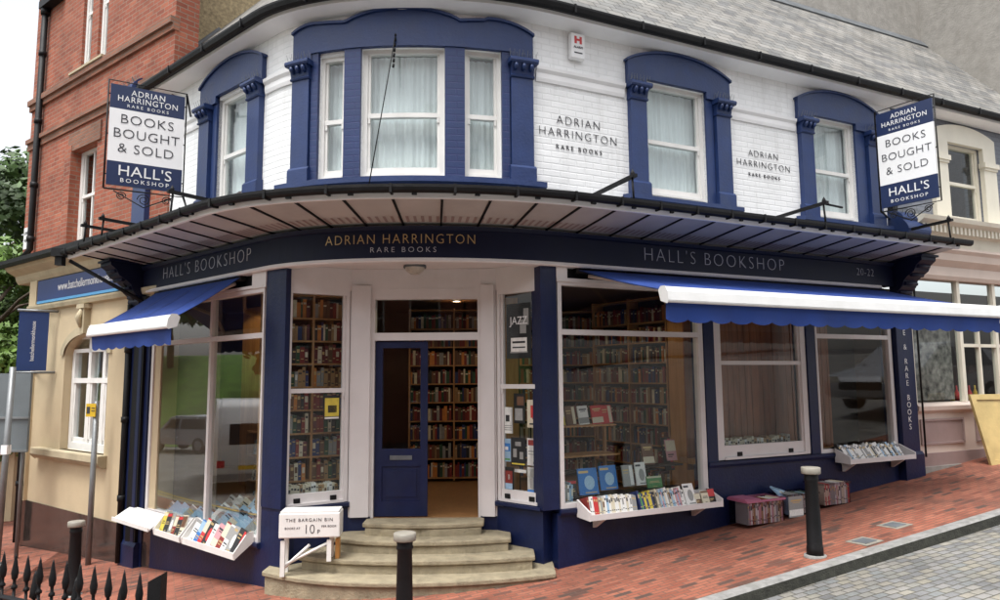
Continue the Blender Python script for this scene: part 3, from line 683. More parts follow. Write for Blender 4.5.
m = MB(); m.rib(F, -3.75, -3.45, 3.26, FB-.047, -.1, .03); m.rib(F, -6.43, -3.5, 3.265, 3.30, -.1, .032); m.build('blind_box_end', M['pinkwhite'], shop)
m = MB(); m.rib(F, -6.43, -3.75, 3.30, FB-.046, -.22, -.06); m.build('blind_box', M['black'], shop)
# ---- entrance
ez = lambda s: g(E.xy(s).x)-.12
s1_, s2_, s3_, s4_, s5_ = ES[1], ES[2], ES[3], ES[4], ES[5]
for a, b, c, d in ((0, s1_, 0, s1_+.02), (s4_, s5_, s4_-.02, s5_)):
    m = MB(); m.rib(E, a, b, ez, .78, -.2, 0, extra=.3); m.sweep(E, c, d, [(-.05, .74), (.03, .74), (.05, .76), (.05, .79), (-.05, .797)])
    e0, e1 = (s1_, s2_) if a == 0 else (s3_, s4_)
    m.rib(E, e0, e1, ez, .62, -.15, .0, extra=.3); m.build('stall_riser', M['shadenavy'], shop)
lw = sash(E, .02, s1_-.01, .80, 3.24, 2.07, off=-.03, w_=.045, bot=.13, glass='glass', fmat='pinkwhite', handles=2, top=.06)
rw = sash(E, s4_+.01, s5_-.02, .80, 3.24, 2.10, off=-.03, w_=.045, bot=.13, glass='glass', fmat='pinkwhite', handles=2, top=.06)
m = MB(); m.rib(E, 0, s1_, 3.24, 3.50, -.15, 0); m.rib(E, s4_, s5_, 3.24, 3.50, -.15, 0)
for a, b in ((s1_, s2_), (s3_, s4_)):
    m.rib(E, a, b, .62, 3.50, -.15, 0); m.rib(E, a+.02, b-.02, .62, 3.3, 0, .035)
m.rib(E, s2_, s3_, 3.17, 3.50, -.15, 0); m.rib(E, s2_+.05, s3_-.05, 3.262, 3.268, 0, .006)
m.rib(E, s2_, s2_+.03, .60, 3.17, -.15, -.01); m.rib(E, s3_-.03, s3_, .60, 3.17, -.15, -.01); m.rib(E, s2_+.03, s3_-.03, 2.65, 2.74, -.12, -.01); m.rib(E, s2_+.03, s3_-.03, 3.14, 3.17, -.12, -.01)
m.build('door_case', M['pinkwhite'], shop)
m = MB(); m.rib(E, s2_+.03, s3_-.03, 2.74, 3.14, -.05, -.045); m.build('fanlight', M['glass'], shop)
# lobby soffit
sf = []
for i in range(25): t = -3.3+i*(3.5/24); q = F.xy(t, -.08); sf.append((q.x, q.y))
poly = sf + [(.55, 8.6), (-2.6, 8.6)]
m = MB(); m.prism(poly, 3.502, 3.55); m.build('lobby_soffit', M['pinkwhite'], shop)
# door leaf (left), half open doorway to its right
dx0, dx1 = s2_+.035, s2_+.655
m = MB()
m.rib(E, dx0, dx0+.085, .61, 2.64, -.10, -.055); m.rib(E, dx1-.085, dx1, .61, 2.64, -.10, -.055); m.rib(E, dx0+.085, dx1-.085, 2.56, 2.64, -.10, -.055)
m.rib(E, dx0+.085, dx1-.085, .61, .78, -.10, -.055); m.rib(E, dx0+.085, dx1-.085, 1.18, 1.38, -.10, -.055); m.rib(E, dx0+.085, dx1-.085, .78, 1.18, -.09, -.072)
m.rib(E, dx0+.13, dx1-.13, .83, 1.13, -.072, -.062)
dr = m.build('door', M['shadenavy'], shop); dr['label'] = 'closed navy door leaf with tall glass panel and letter slot'
MB().rib(E, dx0+.085, dx1-.085, 1.38, 2.56, -.08, -.075).build('door_glass', M['glass'], dr)
MB().rib(E, dx0+.18, dx1-.18, 1.255, 1.305, -.055, -.045).build('letter_plate', M['lead'], dr)
# steps
def steppoly(L, Rr, yf, back=8.33, cx=-.9, p=2.3):
    a = []; n = 26
    for i in range(n+1):
        u = -1+2*i/n; x = lerp(L[0], Rr[0], (u+1)/2); yb = lerp(L[1], Rr[1], (u+1)/2)
        a.append((x, yb-(yb-yf)*(1-abs(u)**p)))
    return a+[(Rr[0], back), (L[0], back)]
def scale_poly(p, d):
    c = Vector((-.9, 8.0)); return [tuple(Vector(q)-(Vector(q)-c).normalized()*d if q[1] < 8.3 else (q[0]+(d if q[0] < -.9 else -d), q[1])) for q in p]
stepspec = [((-2.54, 7.66), (.56, 7.50), 7.20, .19, lambda x: g(x)-.1), ((-2.17, 7.72), (.35, 7.64), 7.47, .33, lambda x: .15), ((-1.86, 7.95), (.10, 7.86), 7.72, .465, lambda x: .30), ((-1.56, 8.05), (-.20, 8.05), 7.94, .60, lambda x: .44)]
for L, Rr, yf, z, zb in stepspec:
    p = steppoly(L, Rr, yf); m = MB(); m.prism(p, z-.05, z); m.prism(scale_poly(p, .03), (lambda zb_: (lambda x: zb_(x)))(zb), z-.051)
    m.build('step', M['step'], shop, bevel=.012)
# interior shell
m = MB()
ip = [F.P(t, -.27, 0).xy for t in (6.0, 4, 2.3, .1)] + [Vector((.40, 8.1)), Vector((0, 8.48)), Vector((-1.75, 8.48)), Vector((-2.35, 8.2))] + [F.P(t, -.27, 0).xy for t in (-3.6, -5, -6.4)] + [Vector((-5.2, 13.2)), Vector((0, 13.4)), Vector((4.9, 13.6))]
ip = [tuple(p) for p in ip]
m = MB(); m.face([(p[0], p[1], .59) for p in reversed(ip)]); m.prism([(-1.5, 8.3), (-.26, 8.3), (-.26, 8.6), (-1.5, 8.6)], .57, .598); m.build('shop_floor', M['floorwood'], shop)
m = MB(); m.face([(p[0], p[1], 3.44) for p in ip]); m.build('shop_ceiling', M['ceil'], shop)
m = MB()
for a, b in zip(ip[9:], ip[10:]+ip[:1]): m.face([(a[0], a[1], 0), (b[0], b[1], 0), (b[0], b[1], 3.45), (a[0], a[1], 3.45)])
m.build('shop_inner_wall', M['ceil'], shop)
# backings of the display windows
m = MB()
def planks(m, s0, s1, z0, z1, off):
    s = s0
    while s < s1-.01:
        e = min(s+.105, s1); m.rib(F, s, e-.006, z0, z1, off-.02+random.uniform(0, .012), off+random.uniform(0, .012)); s = e
planks(m, 2.2, 3.98, 1.0, 3.4, -.45); planks(m, 4.0, 5.1, 1.0, 3.4, -.62); m.build('window_back_boards', M['redwood'], shop)
m = MB(); m.rib(F, 5.1, 5.7, 1.0, 3.4, -.66, -.64); m.build('window_back_panel', M['dark'], shop)
m = MB(); m.rib(F, 2.2, 5.7, 1.08, 1.15, -.60, -.25); m.rib(F, .08, 2.1, .70, .77, -.55, -.25); m.rib(F, -6.4, -3.5, .34, .395, -.60, -.25); m.build('window_bed', M['wood'], shop)
m = MB(); m.rib(F, -4.45, -3.50, .60, 3.0, -.95, -.90); m.rib(F, -6.4, -5.6, .6, 3.3, -1.4, -1.35); m.build('window_back_board', M['ply'], shop)
m = MB(); m.face([(2.33, 9.75, .6), (2.78, 9.17, .6), (2.78, 9.17, 3.1), (2.33, 9.75, 3.1)]); m.face([(2.33, 9.78, .6), (2.33, 9.78, 3.1), (2.80, 9.2, 3.1), (2.80, 9.2, .6)]); m.build('window_side_panel', M['ply'], shop)
# ceiling downlights
def downlight(x, y, lab, e=16):
    m = MB(); m.lathe([(.055, 0), (.055, .02), (.075, .02), (.08, 0), (.055, 0)], (x, y, 3.415), 16); o = m.build('downlight', M['awnbar']); tag(o, lab, 'ceiling light', 'recessed ceiling lights in the shop')
    m = MB(); m.lathe([(0, .005), (.054, .005)], (x, y, 3.415), 16); m.build('lamp_disc', M['downlight'], o)
    ld = bpy.data.lights.new('downlight_lamp', 'SPOT'); ld.energy = e*.5; ld.color = (1, .78, .52); ld.spot_size = radians(150); ld.shadow_soft_size = .05
    lo = bpy.data.objects.new('downlight_lamp', ld); COL.objects.link(lo); lo.location = (x, y, 3.40); lo.parent = o; lo.matrix_parent_inverse = Matrix.Translation((0, 0, 0))
downlight(-.66, 9.25, 'small round ceiling light glowing behind the glass above the door')
downlight(.98, 9.2, 'small round ceiling light glowing in top left of the large right window')
downlight(-.7, 11.2, 'ceiling light deeper inside the shop beyond the open doorway')
downlight(-3.9, 10.0, 'ceiling light inside the shop behind the left wing window')
downlight(-2.1, 8.85, 'ceiling light above the bookcase behind the narrow left sash window', 7)
downlight(3.3, 11.0, 'ceiling light at the back of the shop behind the right wing')
# lobby lamp
m = MB(); m.lathe([(0, -.10), (.05, -.095), (.10, -.06), (.115, -.02)], (-.98, 8.0, 3.49), 18); lp = m.build('bulkhead_lamp', M['lampglass']); tag(lp, 'round ribbed glass lamp on the lobby ceiling above the door', 'lamp')
m = MB(); m.lathe([(.13, -.022), (.135, -.01), (.125, .008), (.0, .008)], (-.98, 8.0, 3.49), 18); m.build('lamp_base', M['lead'], lp)

# ------------------------------------------------------------------ bird-spiked corbels
def corbel(fr, s, zc, label, w_=.62, h=.5, out=.32):
    m = MB(); n = 8
    prof = [(0, zc)] + [(out*(.75+.25*sin(pi*i/n)), zc+h*.62*i/n) for i in range(n+1)] + [(out*cos(pi/2*i/n)*.8, zc+h*.62+h*.38*sin(pi/2*i/n)) for i in range(1, n+1)]
    m.sweep(fr, s-w_/2, s+w_/2, prof)
    o = m.build('corbel', M['navy'], shop); o['label'] = label
    sp = MB()
    for i in range(60):
        t = s+random.uniform(-w_/2, w_/2); a = random.uniform(.1, 1.5); p = fr.P(t, out*.7*cos(a), zc+h*.62+h*.36*sin(a)); sp.tube([p, p+(fr.P(t, 1, 0)-fr.P(t, 0, 0))*.05*cos(a)+Vector((random.uniform(-.03, .03), 0, .09))], .003, 3, cap=False)
    sp.build('bird_spikes', M['grey'], o)
corbel(F, 6.05, 4.18, 'rounded navy corbel topped with bird spikes below the right hanging sign', .52, .46)
corbel(F, -7.25, 6.05, 'navy corbel with bird spikes above the left hanging sign at the eave', .5, .75)
m = MB(); m.rib(F, -7.05, -6.6, 4.3, 5.1, 0, .14); m.rib(F, -7.1, -6.55, 5.1, 5.16, 0, .18); o = m.build('corbel', M['navy'], shop); o['label'] = 'navy block behind the scrollwork below the left hanging sign'
for s, z in ((-6.5, 5.95), (5.83, 5.92), (5.85, 4.6)):
    m = MB(); m.rib(F, s-.05, s+.06, z-.16, z+.12, .002, .09); o = m.build('junction_box', M['black'])
    m = MB(); m.tube([F.P(s, .05, z-.16), F.P(s, .05, z-.30)], .012, 5); m.build('cable', M['black'], o)
    tag(o, {-6.5: 'black box high on the white wall beside the left hanging sign', 5.83: 'black box at the eave above the right hanging sign', 5.85: 'black box on the white strip left of the spiked corbel'}[s], 'junction box')

# wall lettering upstairs
def wall_logo(s, z, k, label):
    o = empty('painted_wall_sign', tuple(F.P(s, 0, z)), label, 'sign')
    for tx, sz, dz, sp, wt in (("ADRIAN", .15, .165, 1.2, -.004), ("HARRINGTON", .15, 0, 1.2, -.004), ("RARE BOOKS", .08, -.17, 1.5, -.001)):
        text_mb(tx, sz*k, on_frame(F, s, z+dz*k, .004), 1.0, wt, sp, t=.006).build('lettering', M['letter_dark'], o)
wall_logo(.37, 5.02, .97, 'charcoal shop name lettered on white wall between bow window and next window')
wall_logo(3.31, 5.03, .88, 'charcoal shop name lettered on white wall between the two right wing windows')
# alarm box
m = MB(); m.rib(F, .24, .43, 5.94, 6.25, .01, .085); al = m.build('alarm_box', M['signwhite'], bevel=.012); tag(al, 'white burglar alarm box high on the white wall right of the bow window', 'alarm box')
m = MB()
for a, b, c, d in ((.285, .315, 6.12, 6.21), (.355, .385, 6.12, 6.21), (.315, .355, 6.155, 6.18)): m.rib(F, a, b, c, d, .085, .089)
m.build('emblem', M['red'], al)
m = MB(); text_mb('ALARM', .04, on_frame(F, .335, 6.075, .086), 1, 0, mb=m); m.rib(F, .28, .39, 6.0, 6.015, .085, .088); m.build('lettering', M['letter_dark'], al)

# ------------------------------------------------------------------ hanging signs
def hanging_sign(O, X, Wd, z0, z1, label, wallpt, side):
    """O: plan point of the wall side edge, X: plan dir from wall outwards; text faces viewer"""
    X3 = Vector((X[0], X[1], 0)).normalized(); O3 = Vector((O[0], O[1], 0))
    # text direction left->right in the photo
    T = -X3 if side == 'L' else X3
    Lf = O3 + X3*Wd if side == 'L' else O3
    Nn = Vector((T.y, -T.x, 0))
    H = z1-z0
    r = empty('hanging_sign', tuple(O3+Vector((0, 0, z0))), label, 'sign', 'double sided bookshop signs hung out from the wall')
    Rm = Matrix((T, -Nn, Vector((0, 0, 1)))).transposed()
    ctr = Lf+T*Wd/2
    def panel(nm, za, zb, mt): 
        m = MB(); m.box(ctr+Vector((0, 0, (za+zb)/2)), (Wd, .03, zb-za), Rm); return m.build(nm, mt, r)
    za, zb = z0+H*.235, z0+H*.76
    panel('lower_panel', z0, za, M['signnavy']); panel('middle_panel', za, zb, M['signwhite']); panel('upper_panel', zb, z1, M['signnavy'])
    for sgn in (1, -1):
        def pl(z): 
            return on_plane(ctr+Vector((0, 0, z))+Nn*.016*sgn, T*sgn, (0, 0, 1), Nn*sgn)
        k = Wd
        m = MB(); text_mb('ADRIAN', .125*k, pl(z1-H*.065), .92, 0, 1.12, t=.003, mb=m); text_mb('HARRINGTON', .125*k, pl(z1-H*.135), .92, 0, 1.12, t=.003, mb=m); text_mb('RARE BOOKS', .062*k, pl(z1-H*.20), 1.1, .0, 1.5, t=.003, mb=m); m.build('lettering', M['letter_white'], r)
        m = MB(); text_mb('BOOKS', .20*k, pl(zb-H*.10), 1.05, -.002, 1.08, t=.003, mb=m); text_mb('BOUGHT', .20*k, pl(zb-H*.245), 1.05, -.002, 1.05, t=.003, mb=m); text_mb('& SOLD', .20*k, pl(zb-H*.39), 1.05, -.002, 1.08, t=.003, mb=m); m.build('lettering', M['letter_dark'], r)
        m = MB(); text_mb("HALL'S", .22*k, pl(z0+H*.145), 1.05, 0, 1.05, t=.003, mb=m); text_mb('BOOKSHOP', .085*k, pl(z0+H*.052), 1.1, 0, 1.45, t=.003, mb=m); m.build('lettering', M['letter_white'], r)
    fr = MB(); a, b = Lf-T*.022, Lf+T*(Wd+.022)
    Z = lambda p, z: Vector((p.x, p.y, z))
    fr.tube([Z(a, z0-.05), Z(a, z1+.05), Z(b, z1+.05), Z(b, z0-.05), Z(a, z0-.05)], .011, 6)
    for z in (z0+.1*H, z0+.5*H, z1-.1*H):
        for p, q in ((a, Lf), (b, Lf+T*Wd)): fr.tube([Z(p, z), Z(q, z)], .008, 5)
    wp = Vector((wallpt[0], wallpt[1], 0)); e = a if side == 'R' else b
    for z in (z1+.03, z0-.03): fr.tube([Z(e, z), Z(wp, z)], .014, 6)
    fr.build('sign_frame', M['black'], r)
    sc = MB()
    for q, rr, ph in ((.2, .055, 1), (.5, .075, -1), (.8, .055, 1)):
        c = Z(Lf+T*(Wd*q), z0-.05-rr-.02); pts = []
        for i in range(22):
            an = i/21*3.6*pi; rad = rr*(1-i/28); pts.append(c+T*(cos(an)*rad*ph)+Vector((0, 0, sin(an)*rad)))
        sc.tube(pts, .006, 5)
    sc.tube([Z(Lf+T*Wd*.1, z0-.07), Z(Lf+T*Wd*.5, z0-.24), Z(Lf+T*Wd*.9, z0-.07)], .008, 5)
    sc.build('scrollwork', M['black'], r)
# left: right edge at px 186; right: left edge at px ~880
hanging_sign((-.445*8.65-.16, 8.62), (-sin(radians(57)), -cos(radians(57))), .83, 4.54, 5.79, 'navy and white hanging sign at the left end over the awning', tuple(F.xy(-5.55, 0)), 'L')
hanging_sign((.548*9.75+.10, 9.75), (sin(radians(-33))*-1, -cos(radians(-33))), .76, 4.54, 5.91, 'navy and white hanging sign at the right end beside the slate roof', tuple(F.xy(5.85, 0)), 'R')

# ------------------------------------------------------------------ awnings
def awning(fr, s0, s1, zw, out, zf, label, ow=.04, arms=()):
    r = empty('awning', tuple(fr.P((s0+s1)/2, .1, zw)), label, 'awning', None)
    m = MB(); n = max(4, int((s1-s0)/.3)); sag = .02
    def pt(s, u, d=0): 
        z = lerp(zw, zf, u)-sag*sin(pi*u); return fr.P(s, lerp(ow, out, u), z+d)
    for i in range(n):
        a, b = lerp(s0, s1, i/n), lerp(s0, s1, (i+1)/n)
        for k in range(6):
            u0, u1 = k/6, (k+1)/6
            m.face([pt(a, u1), pt(b, u1), pt(b, u0), pt(a, u0)], 0, None, True); m.face([pt(a, u0, -.006), pt(b, u0, -.006), pt(b, u1, -.006), pt(a, u1, -.006)], 0, None, True)
    m.build('canvas', M['awn'], r, merge=False)
    m = MB(); q_ = s0+.02
    while q_ < s1:
        for k in range(6):
            u0, u1 = k/6, (k+1)/6; m.face([pt(q_, u1, .003), pt(q_+.018, u1, .003), pt(q_+.018, u0, .003), pt(q_, u0, .003)])
        q_ += .62
    m.build('seams', M['navy'], r)
    m = MB(); m.sweep(fr, s0-.02, s1+.02, [(out-.02, zf-.10), (out+.07, zf-.13), (out+.085, zf-.11), (out+.07, zf-.02), (out+.04, zf+.03), (out-.02, zf+.03), (out-.05, zf)]); m.build('front_bar', M['awnbar'], r, bevel=.006)
    m = MB(); L = .20; nn = int((s1-s0)/.03)
    for i in range(nn):
        a, b = lerp(s0, s1, i/nn), lerp(s0, s1, (i+1)/nn)
        f = lambda s: zf-.11-L+.032*(1-abs(sin((s-s0)*pi/.27))**.7)+.0; wv = lambda s: out+.02+.008*sin(s*9)
        m.face([fr.P(a, wv(a), f(a)), fr.P(b, wv(b), f(b)), fr.P(b, out+.03, zf-.11), fr.P(a, out+.03, zf-.11)], 0, None, True)
        m.face([fr.P(b, wv(b)-.004, f(b)), fr.P(a, wv(a)-.004, f(a)), fr.P(a, out+.026, zf-.11), fr.P(b, out+.026, zf-.11)], 0, None, True)
    m.build('valance', M['awn'], r, merge=False)
    for (sa, sb) in arms:
        m = MB(); e = fr.P(sb, out*.5, lerp(zw, zf, .5)-.07); m.tube([fr.P(sa, .02, zw-.06), e], .022, 8); m.tube([e, fr.P(lerp(sa, sb, .3), out-.03, zf-.03)], .022, 8); m.build('folding_arm', M['shell'], r)
    m = MB(); m.tube([fr.P(s0-.02, -.0, zw), fr.P(s1+.02, -.0, zw)], .04, 10); m.build('roller', M['black'], r)
    return r
awning(F, .30, 5.55, 3.42, 1.55, 3.02, 'long royal blue awning with scalloped valance over the right wing windows', arms=((.45, 1.3), (5.3, 4.5)))
awning(F, -6.35, -4.02, 3.42, .80, 2.90, 'short royal blue awning with scalloped valance over the left wing window', arms=((-4.15, -4.8), (-6.2, -5.6)))

# ------------------------------------------------------------------ right neighbour
rn = empty('neighbouring_shop', tuple(F.P(8, -1, 1)), 'shell pink shopfront with grey brick upstairs beyond the long awning', 'shop')
m = MB(); 
for a, b, c, d in ((6.03, 7.30, 4.3, 6.3), (8.25, 12, 4.3, 6.3), (7.30, 8.25, 4.3, 4.68), (7.30, 8.25, 5.92, 6.3)): m.rib(F, a, b, c, d, -.3, -.02)
m.build('wall', M['greybrick'], rn)
m = MB()
for a, b in ((6.92, 7.28), (8.24, 8.58)):
    m.rib(F, a, b, 4.62, 5.56, -.02, .05); m.rib(F, a-.03, b+.03, 5.60, 5.68, -.02, .09); m.rib(F, a-.01, b+.01, 5.56, 5.60, -.02, .07)
m.rib(F, 6.92, 8.58, 5.92, arch(6.8, 8.7, 6.0, 6.24), -.02, .05, extra=.06); m.rib(F, 6.92, 7.31, 5.68, 5.92, -.02, .05); m.rib(F, 8.24, 8.58, 5.68, 5.92, -.02, .05)
m.rib(F, 7.28, 7.31, 4.62, 5.68, -.16, .0)
m.build('window_surround', M['cream'], rn)
sash(F, 7.31, 8.24, 4.64, 5.92, 5.28, off=-.08, w_=.07, parent=rn, fmat='cream', glass='glass')
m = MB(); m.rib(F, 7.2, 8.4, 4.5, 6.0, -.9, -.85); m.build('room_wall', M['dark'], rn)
m = MB(); m.sweep(F, 6.12, 12, [(0, 4.14), (.12, 4.16), (.14, 4.32), (.22, 4.36), (.24, 4.44), (.34, 4.50), (.36, 4.56), (0, 4.62)])
s = 6.2
while s < 12: m.rib(F, s, s+.05, 4.34, 4.45, .20, .27); s += .10
m.build('cornice', M['cream'], rn)
m = MB(); m.sweep(F, 6.12, 12, [(-.2, 3.66), (.02, 3.66), (.05, 3.72), (.05, 3.86), (.14, 3.95), (.16, 4.05), (.20, 4.10), (.20, 4.14), (-.2, 4.14)]); m.build('fascia', M['shell'], rn)
m = MB(); m.rib(F, 6.12, 12, 1.03, 1.62, -.2, -.02); m.sweep(F, 6.12, 12, [(-.2, 1.62), (0, 1.62), (.05, 1.66), (.06, 1.72), (.03, 1.76), (-.2, 1.77)])
m.build('stall_riser', M['shell'], rn)
for a, b in ((6.22, 7.25), (7.55, 8.6), (8.9, 9.9)):
    m = MB(); m.rib(F, a, b, 1.16, 1.52, -.02, -.012); 
    for x0, x1, y0, y1 in ((a, b, 1.15, 1.18), (a, b, 1.50, 1.53), (a, a+.03, 1.18, 1.50), (b-.03, b, 1.18, 1.50)): m.rib(F, x0, x1, y0, y1, -.012, .006)
    m.build('riser_panel', M['mauve'], rn)
MB().rib(F, 6.10, 12, .84, 1.03, -.2, .0).build('plinth', M['mauve'], rn)
MB().rib(F, 6.10, 12, gzf(F), .84, -.2, .03, extra=.4).build('footing', M['greyrender'], rn)
m = MB(); 
for a in (6.14, 7.36, 8.30, 9.3, 10.3): m.rib(F, a, a+.075, 1.77, 3.66, -.1, -.02)
for a, b in ((7.435, 8.30), (8.375, 9.3)): m.rib(F, a, b, 2.62, 2.67, -.09, -.03)
m.rib(F, 6.2, 12, 3.02, 3.07, -.09, -.03)
m.rib(F, 7.84, 7.885, 1.77, 3.0, -.09, -.03)
wf = m.build('window_frame', M['cream'], rn)
for a, b in ((6.215, 7.36), (7.435, 8.30), (8.375, 9.3), (9.375, 10.3)): MB().rib(F, a, b, 1.78, 3.65, -.07, -.065).build('pane', M['glassup'], wf)
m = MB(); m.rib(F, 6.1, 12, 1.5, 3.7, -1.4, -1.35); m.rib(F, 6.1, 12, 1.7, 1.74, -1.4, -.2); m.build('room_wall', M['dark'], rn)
ccm = MB(); ccm.rib(F, 6.3, 7.3, 1.8, 3.0, -.16, -.14); ccm.build('patterned_blind', mat('patterned_blind', (.16, .15, .13), .8, .9, 9, 0), rn)
for a, k in ((7.5, 0), (7.62, 1), (7.76, 2), (7.95, 1), (8.1, 0)):
    m = MB(); m.lathe([(0, 0), (.03, 0), (.035, .12), (.012, .18), (.012, .24), (0, .24)], F.P(a, -.3, 1.77), 10); o = m.build('bottle', M[('yellow', 'red', 'cream')[k]])
    tag(o, {7.5: 'yellow bottle at the left of the neighbouring shop window', 7.62: 'red bottle second from left in the neighbouring shop window', 7.76: 'pale bottle in the middle of the neighbouring shop window row', 7.95: 'red bottle second from right in the neighbouring shop window', 8.1: 'yellow bottle at the right of the neighbouring shop window row'}[a], 'bottle', 'bottles in the neighbouring shop window')
m = MB(); m.tube([F.P(6.14, .10, 4.0), F.P(6.14, .10, 1.0)], .014, 6); o = m.build('cable_conduit', M['black']); tag(o, 'thin black vertical conduit on the joint beside the pink shopfront', 'conduit')
m = MB(); p = F.P(6.9, .06, 3.05); m.box(p, (.05, .05, .12)); o = m.build('door_entry_box', M['cream']); tag(o, 'small cream box above the window of the pink shopfront', 'box')
# dark soffit of neighbour eave
# gold framed board leaning at the right edge
m = MB(); a0 = F.xy(7.08, .42); X = Vector((DR.x, DR.y, 0)).lerp(Vector((.3, -.95, 0)), .25).normalized(); 
zb = g(a0.x); Nn_ = Vector((X.y, -X.x, 0)); up = (Vector((0, 0, 1)) - Nn_*.18 - X*.10).normalized()
ab = empty('leaning_board', (a0.x, a0.y, zb), 'gold framed board leaning at the right edge by the pink shopfront', 'board')
def bd(x0, x1, z0, z1, t0, t1, nm, mt):
    m = MB(); O = Vector((a0.x, a0.y, zb)); q = [O+X*x+up*z for x, z in ((x0, z0), (x1, z0), (x1, z1), (x0, z1))]
    A = [p+Nn_*t0 for p in q]; B = [p+Nn_*t1 for p in q]; m.face(B); m.face(A[::-1])
    for i in range(4): m.face([A[i], A[(i+1) % 4], B[(i+1) % 4], B[i]])
    m.build(nm, mt, ab)
for c in ((0, .08, 0, 1.05), (.72, .8, 0, 1.05)): bd(*c, 0, .05, 'frame_rail', M['gilt'])
for c in ((.08, .72, .97, 1.05), (.08, .72, 0, .08)): bd(*c, 0, .05, 'frame_rail', M['gilt'])
bd(.08, .72, .08, .97, .01, .03, 'board_panel', M['gilt'])

# ------------------------------------------------------------------ tall buildings behind the roof
m = MB(); gw = empty('grey_gable_building', tuple(F.P(9, -4, 1)), 'tall weathered grey rendered wall rising behind the slate roof', 'building')
m.face([F.P(3.5, -RW-.0, 5), F.P(10.1, -RW-.0, 5), F.P(10.1, -RW-.0, 15), F.P(3.5, -RW-.0, 15)])
m.face([F.P(10.1, -RW, 5), F.P(10.1, .3, 5), F.P(10.1, .3, 15), F.P(10.1, -RW, 15)]); m.face([F.P(10.1, .3, 1), F.P(16, .3, 1), F.P(16, .3, 15), F.P(10.1, .3, 15)])
m.face([F.P(3.5, -RW, 15), F.P(10.1, -RW, 15), F.P(10.1, -9, 15), F.P(3.5, -9, 15)]); m.face([F.P(3.5, -9, 5), F.P(3.5, -RW, 5), F.P(3.5, -RW, 15), F.P(3.5, -9, 15)])
m.face([F.P(10.1, .3, 15), F.P(16, .3, 15), F.P(16, -9, 15), F.P(10.1, -9, 15)]); m.build('wall', M['greyrender'], gw)
m = MB(); m.rib(F, 3.4, 10.2, 15, 15.15, -RW-.3, -RW+.08); m.build('coping', M['stone'], gw)
tw = empty('pebbledashed_building', tuple(F.P(-7, -3, 1)), 'tan pebbledashed gable wall behind the left end of the slate roof', 'building')
m = MB(); A, B = F.xy(-7.0, .05), F.xy(-6.2, -4.0); 
m.face([(A.x, A.y, 5.9), (B.x, B.y, 5.9), (B.x, B.y, 12), (A.x, A.y, 12)]); C_ = A+(DL*3.0); D_ = B+(DL*3.0)
m.face([(A.x, A.y, 12), (B.x, B.y, 12), (D_.x, D_.y, 12), (C_.x, C_.y, 12)]); m.face([(B.x, B.y, 5.9), (D_.x, D_.y, 5.9), (D_.x, D_.y, 12), (B.x, B.y, 12)])
m.build('wall', M['tan'], tw)
m = MB(); 
q0, q1 = F.P(-6.97, .15, 6.60), F.P(-6.80, -1.0, 7.9); m.tube([q0, q1], .05, 6); m.build('roof_flashing', M['lead'], tw)

# ------------------------------------------------------------------ left neighbour: red brick over buff render
ln = empty('brick_corner_building', tuple(N.P(-3, -1, 0)), 'red brick building over buff rendered ground floor left of the bookshop', 'building')
gN = lambda o=0: (lambda s: g(N.xy(s, o).x)-.12)
wx0, wx1 = -2.82, -1.24
m = MB()
LZ = 4.0
m.rib(N, -4.33, wx0, .15, LZ, -.3, 0); m.rib(N, wx1, .35, .15, LZ, -.3, 0); m.rib(N, wx0, wx1, .15, 1.08, -.3, 0)
m.rib(N, wx0, wx1, lambda s: 2.62+.33*max(0, 1-((s-(wx0+wx1)/2)/((wx1-wx0)/2))**2)**.5, lambda s: LZ, -.3, 0, extra=.06)
m.rib(N, -4.33, -4.30, -1, LZ, -6, -.3); 
m.build('rendered_wall', M['render'], ln)
for a, b in ((-4.36, wx0-.0), (wx1, .35)): pass
MB().rib(N, -4.35, .35, gN(), .15, -.3, .02, extra=.4).build('plinth', M['plinth'], ln)
m = MB(); m.rib(N, -4.36, -4.33, gN(), .15, -6, .02); m.build('side_plinth', M['plinth'], ln)
m = MB(); m.rib(N, -3.65, -1.12, .97, 1.08, -.1, .14); m.sweep(N, -3.65, -1.12, [(0, .90), (.06, .90), (.13, .97), (0, .97)]); m.build('sill', M['stone'], ln, bevel=.01)
m = MB()
for i in range(16):
    t0, t1 = pi*i/16, pi*(i+1)/16; cx = (wx0+wx1)/2; r0x, r1x = (wx1-wx0)/2, (wx1-wx0)/2+.12
    f = lambda t, rx, rz: (cx-rx*cos(t), 2.62+rz*sin(t))
    a, b, c, d = f(t0, r0x, .33), f(t1, r0x, .33), f(t1, r1x, .46), f(t0, r1x, .46)
    m.face([N.P(a[0], .03, a[1]), N.P(b[0], .03, b[1]), N.P(c[0], .03, c[1]), N.P(d[0], .03, d[1])]); m.face([N.P(d[0], .03, d[1]), N.P(c[0], .03, c[1]), N.P(c[0], 0, c[1]), N.P(d[0], 0, d[1])])
m.build('arch_moulding', M['stone'], ln)
m = MB(); m.rib(N, -2.12, -1.94, 2.95, 3.35, .0, .10); m.rib(N, -2.16, -1.90, 3.35, 3.42, 0, .13); m.tube([N.P(-2.03, .10, 3.05), N.P(-2.03, .15, 3.2), N.P(-2.03, .10, 3.33)], [.03, .05, .03], 8); m.build('keystone', M['stone'], ln)
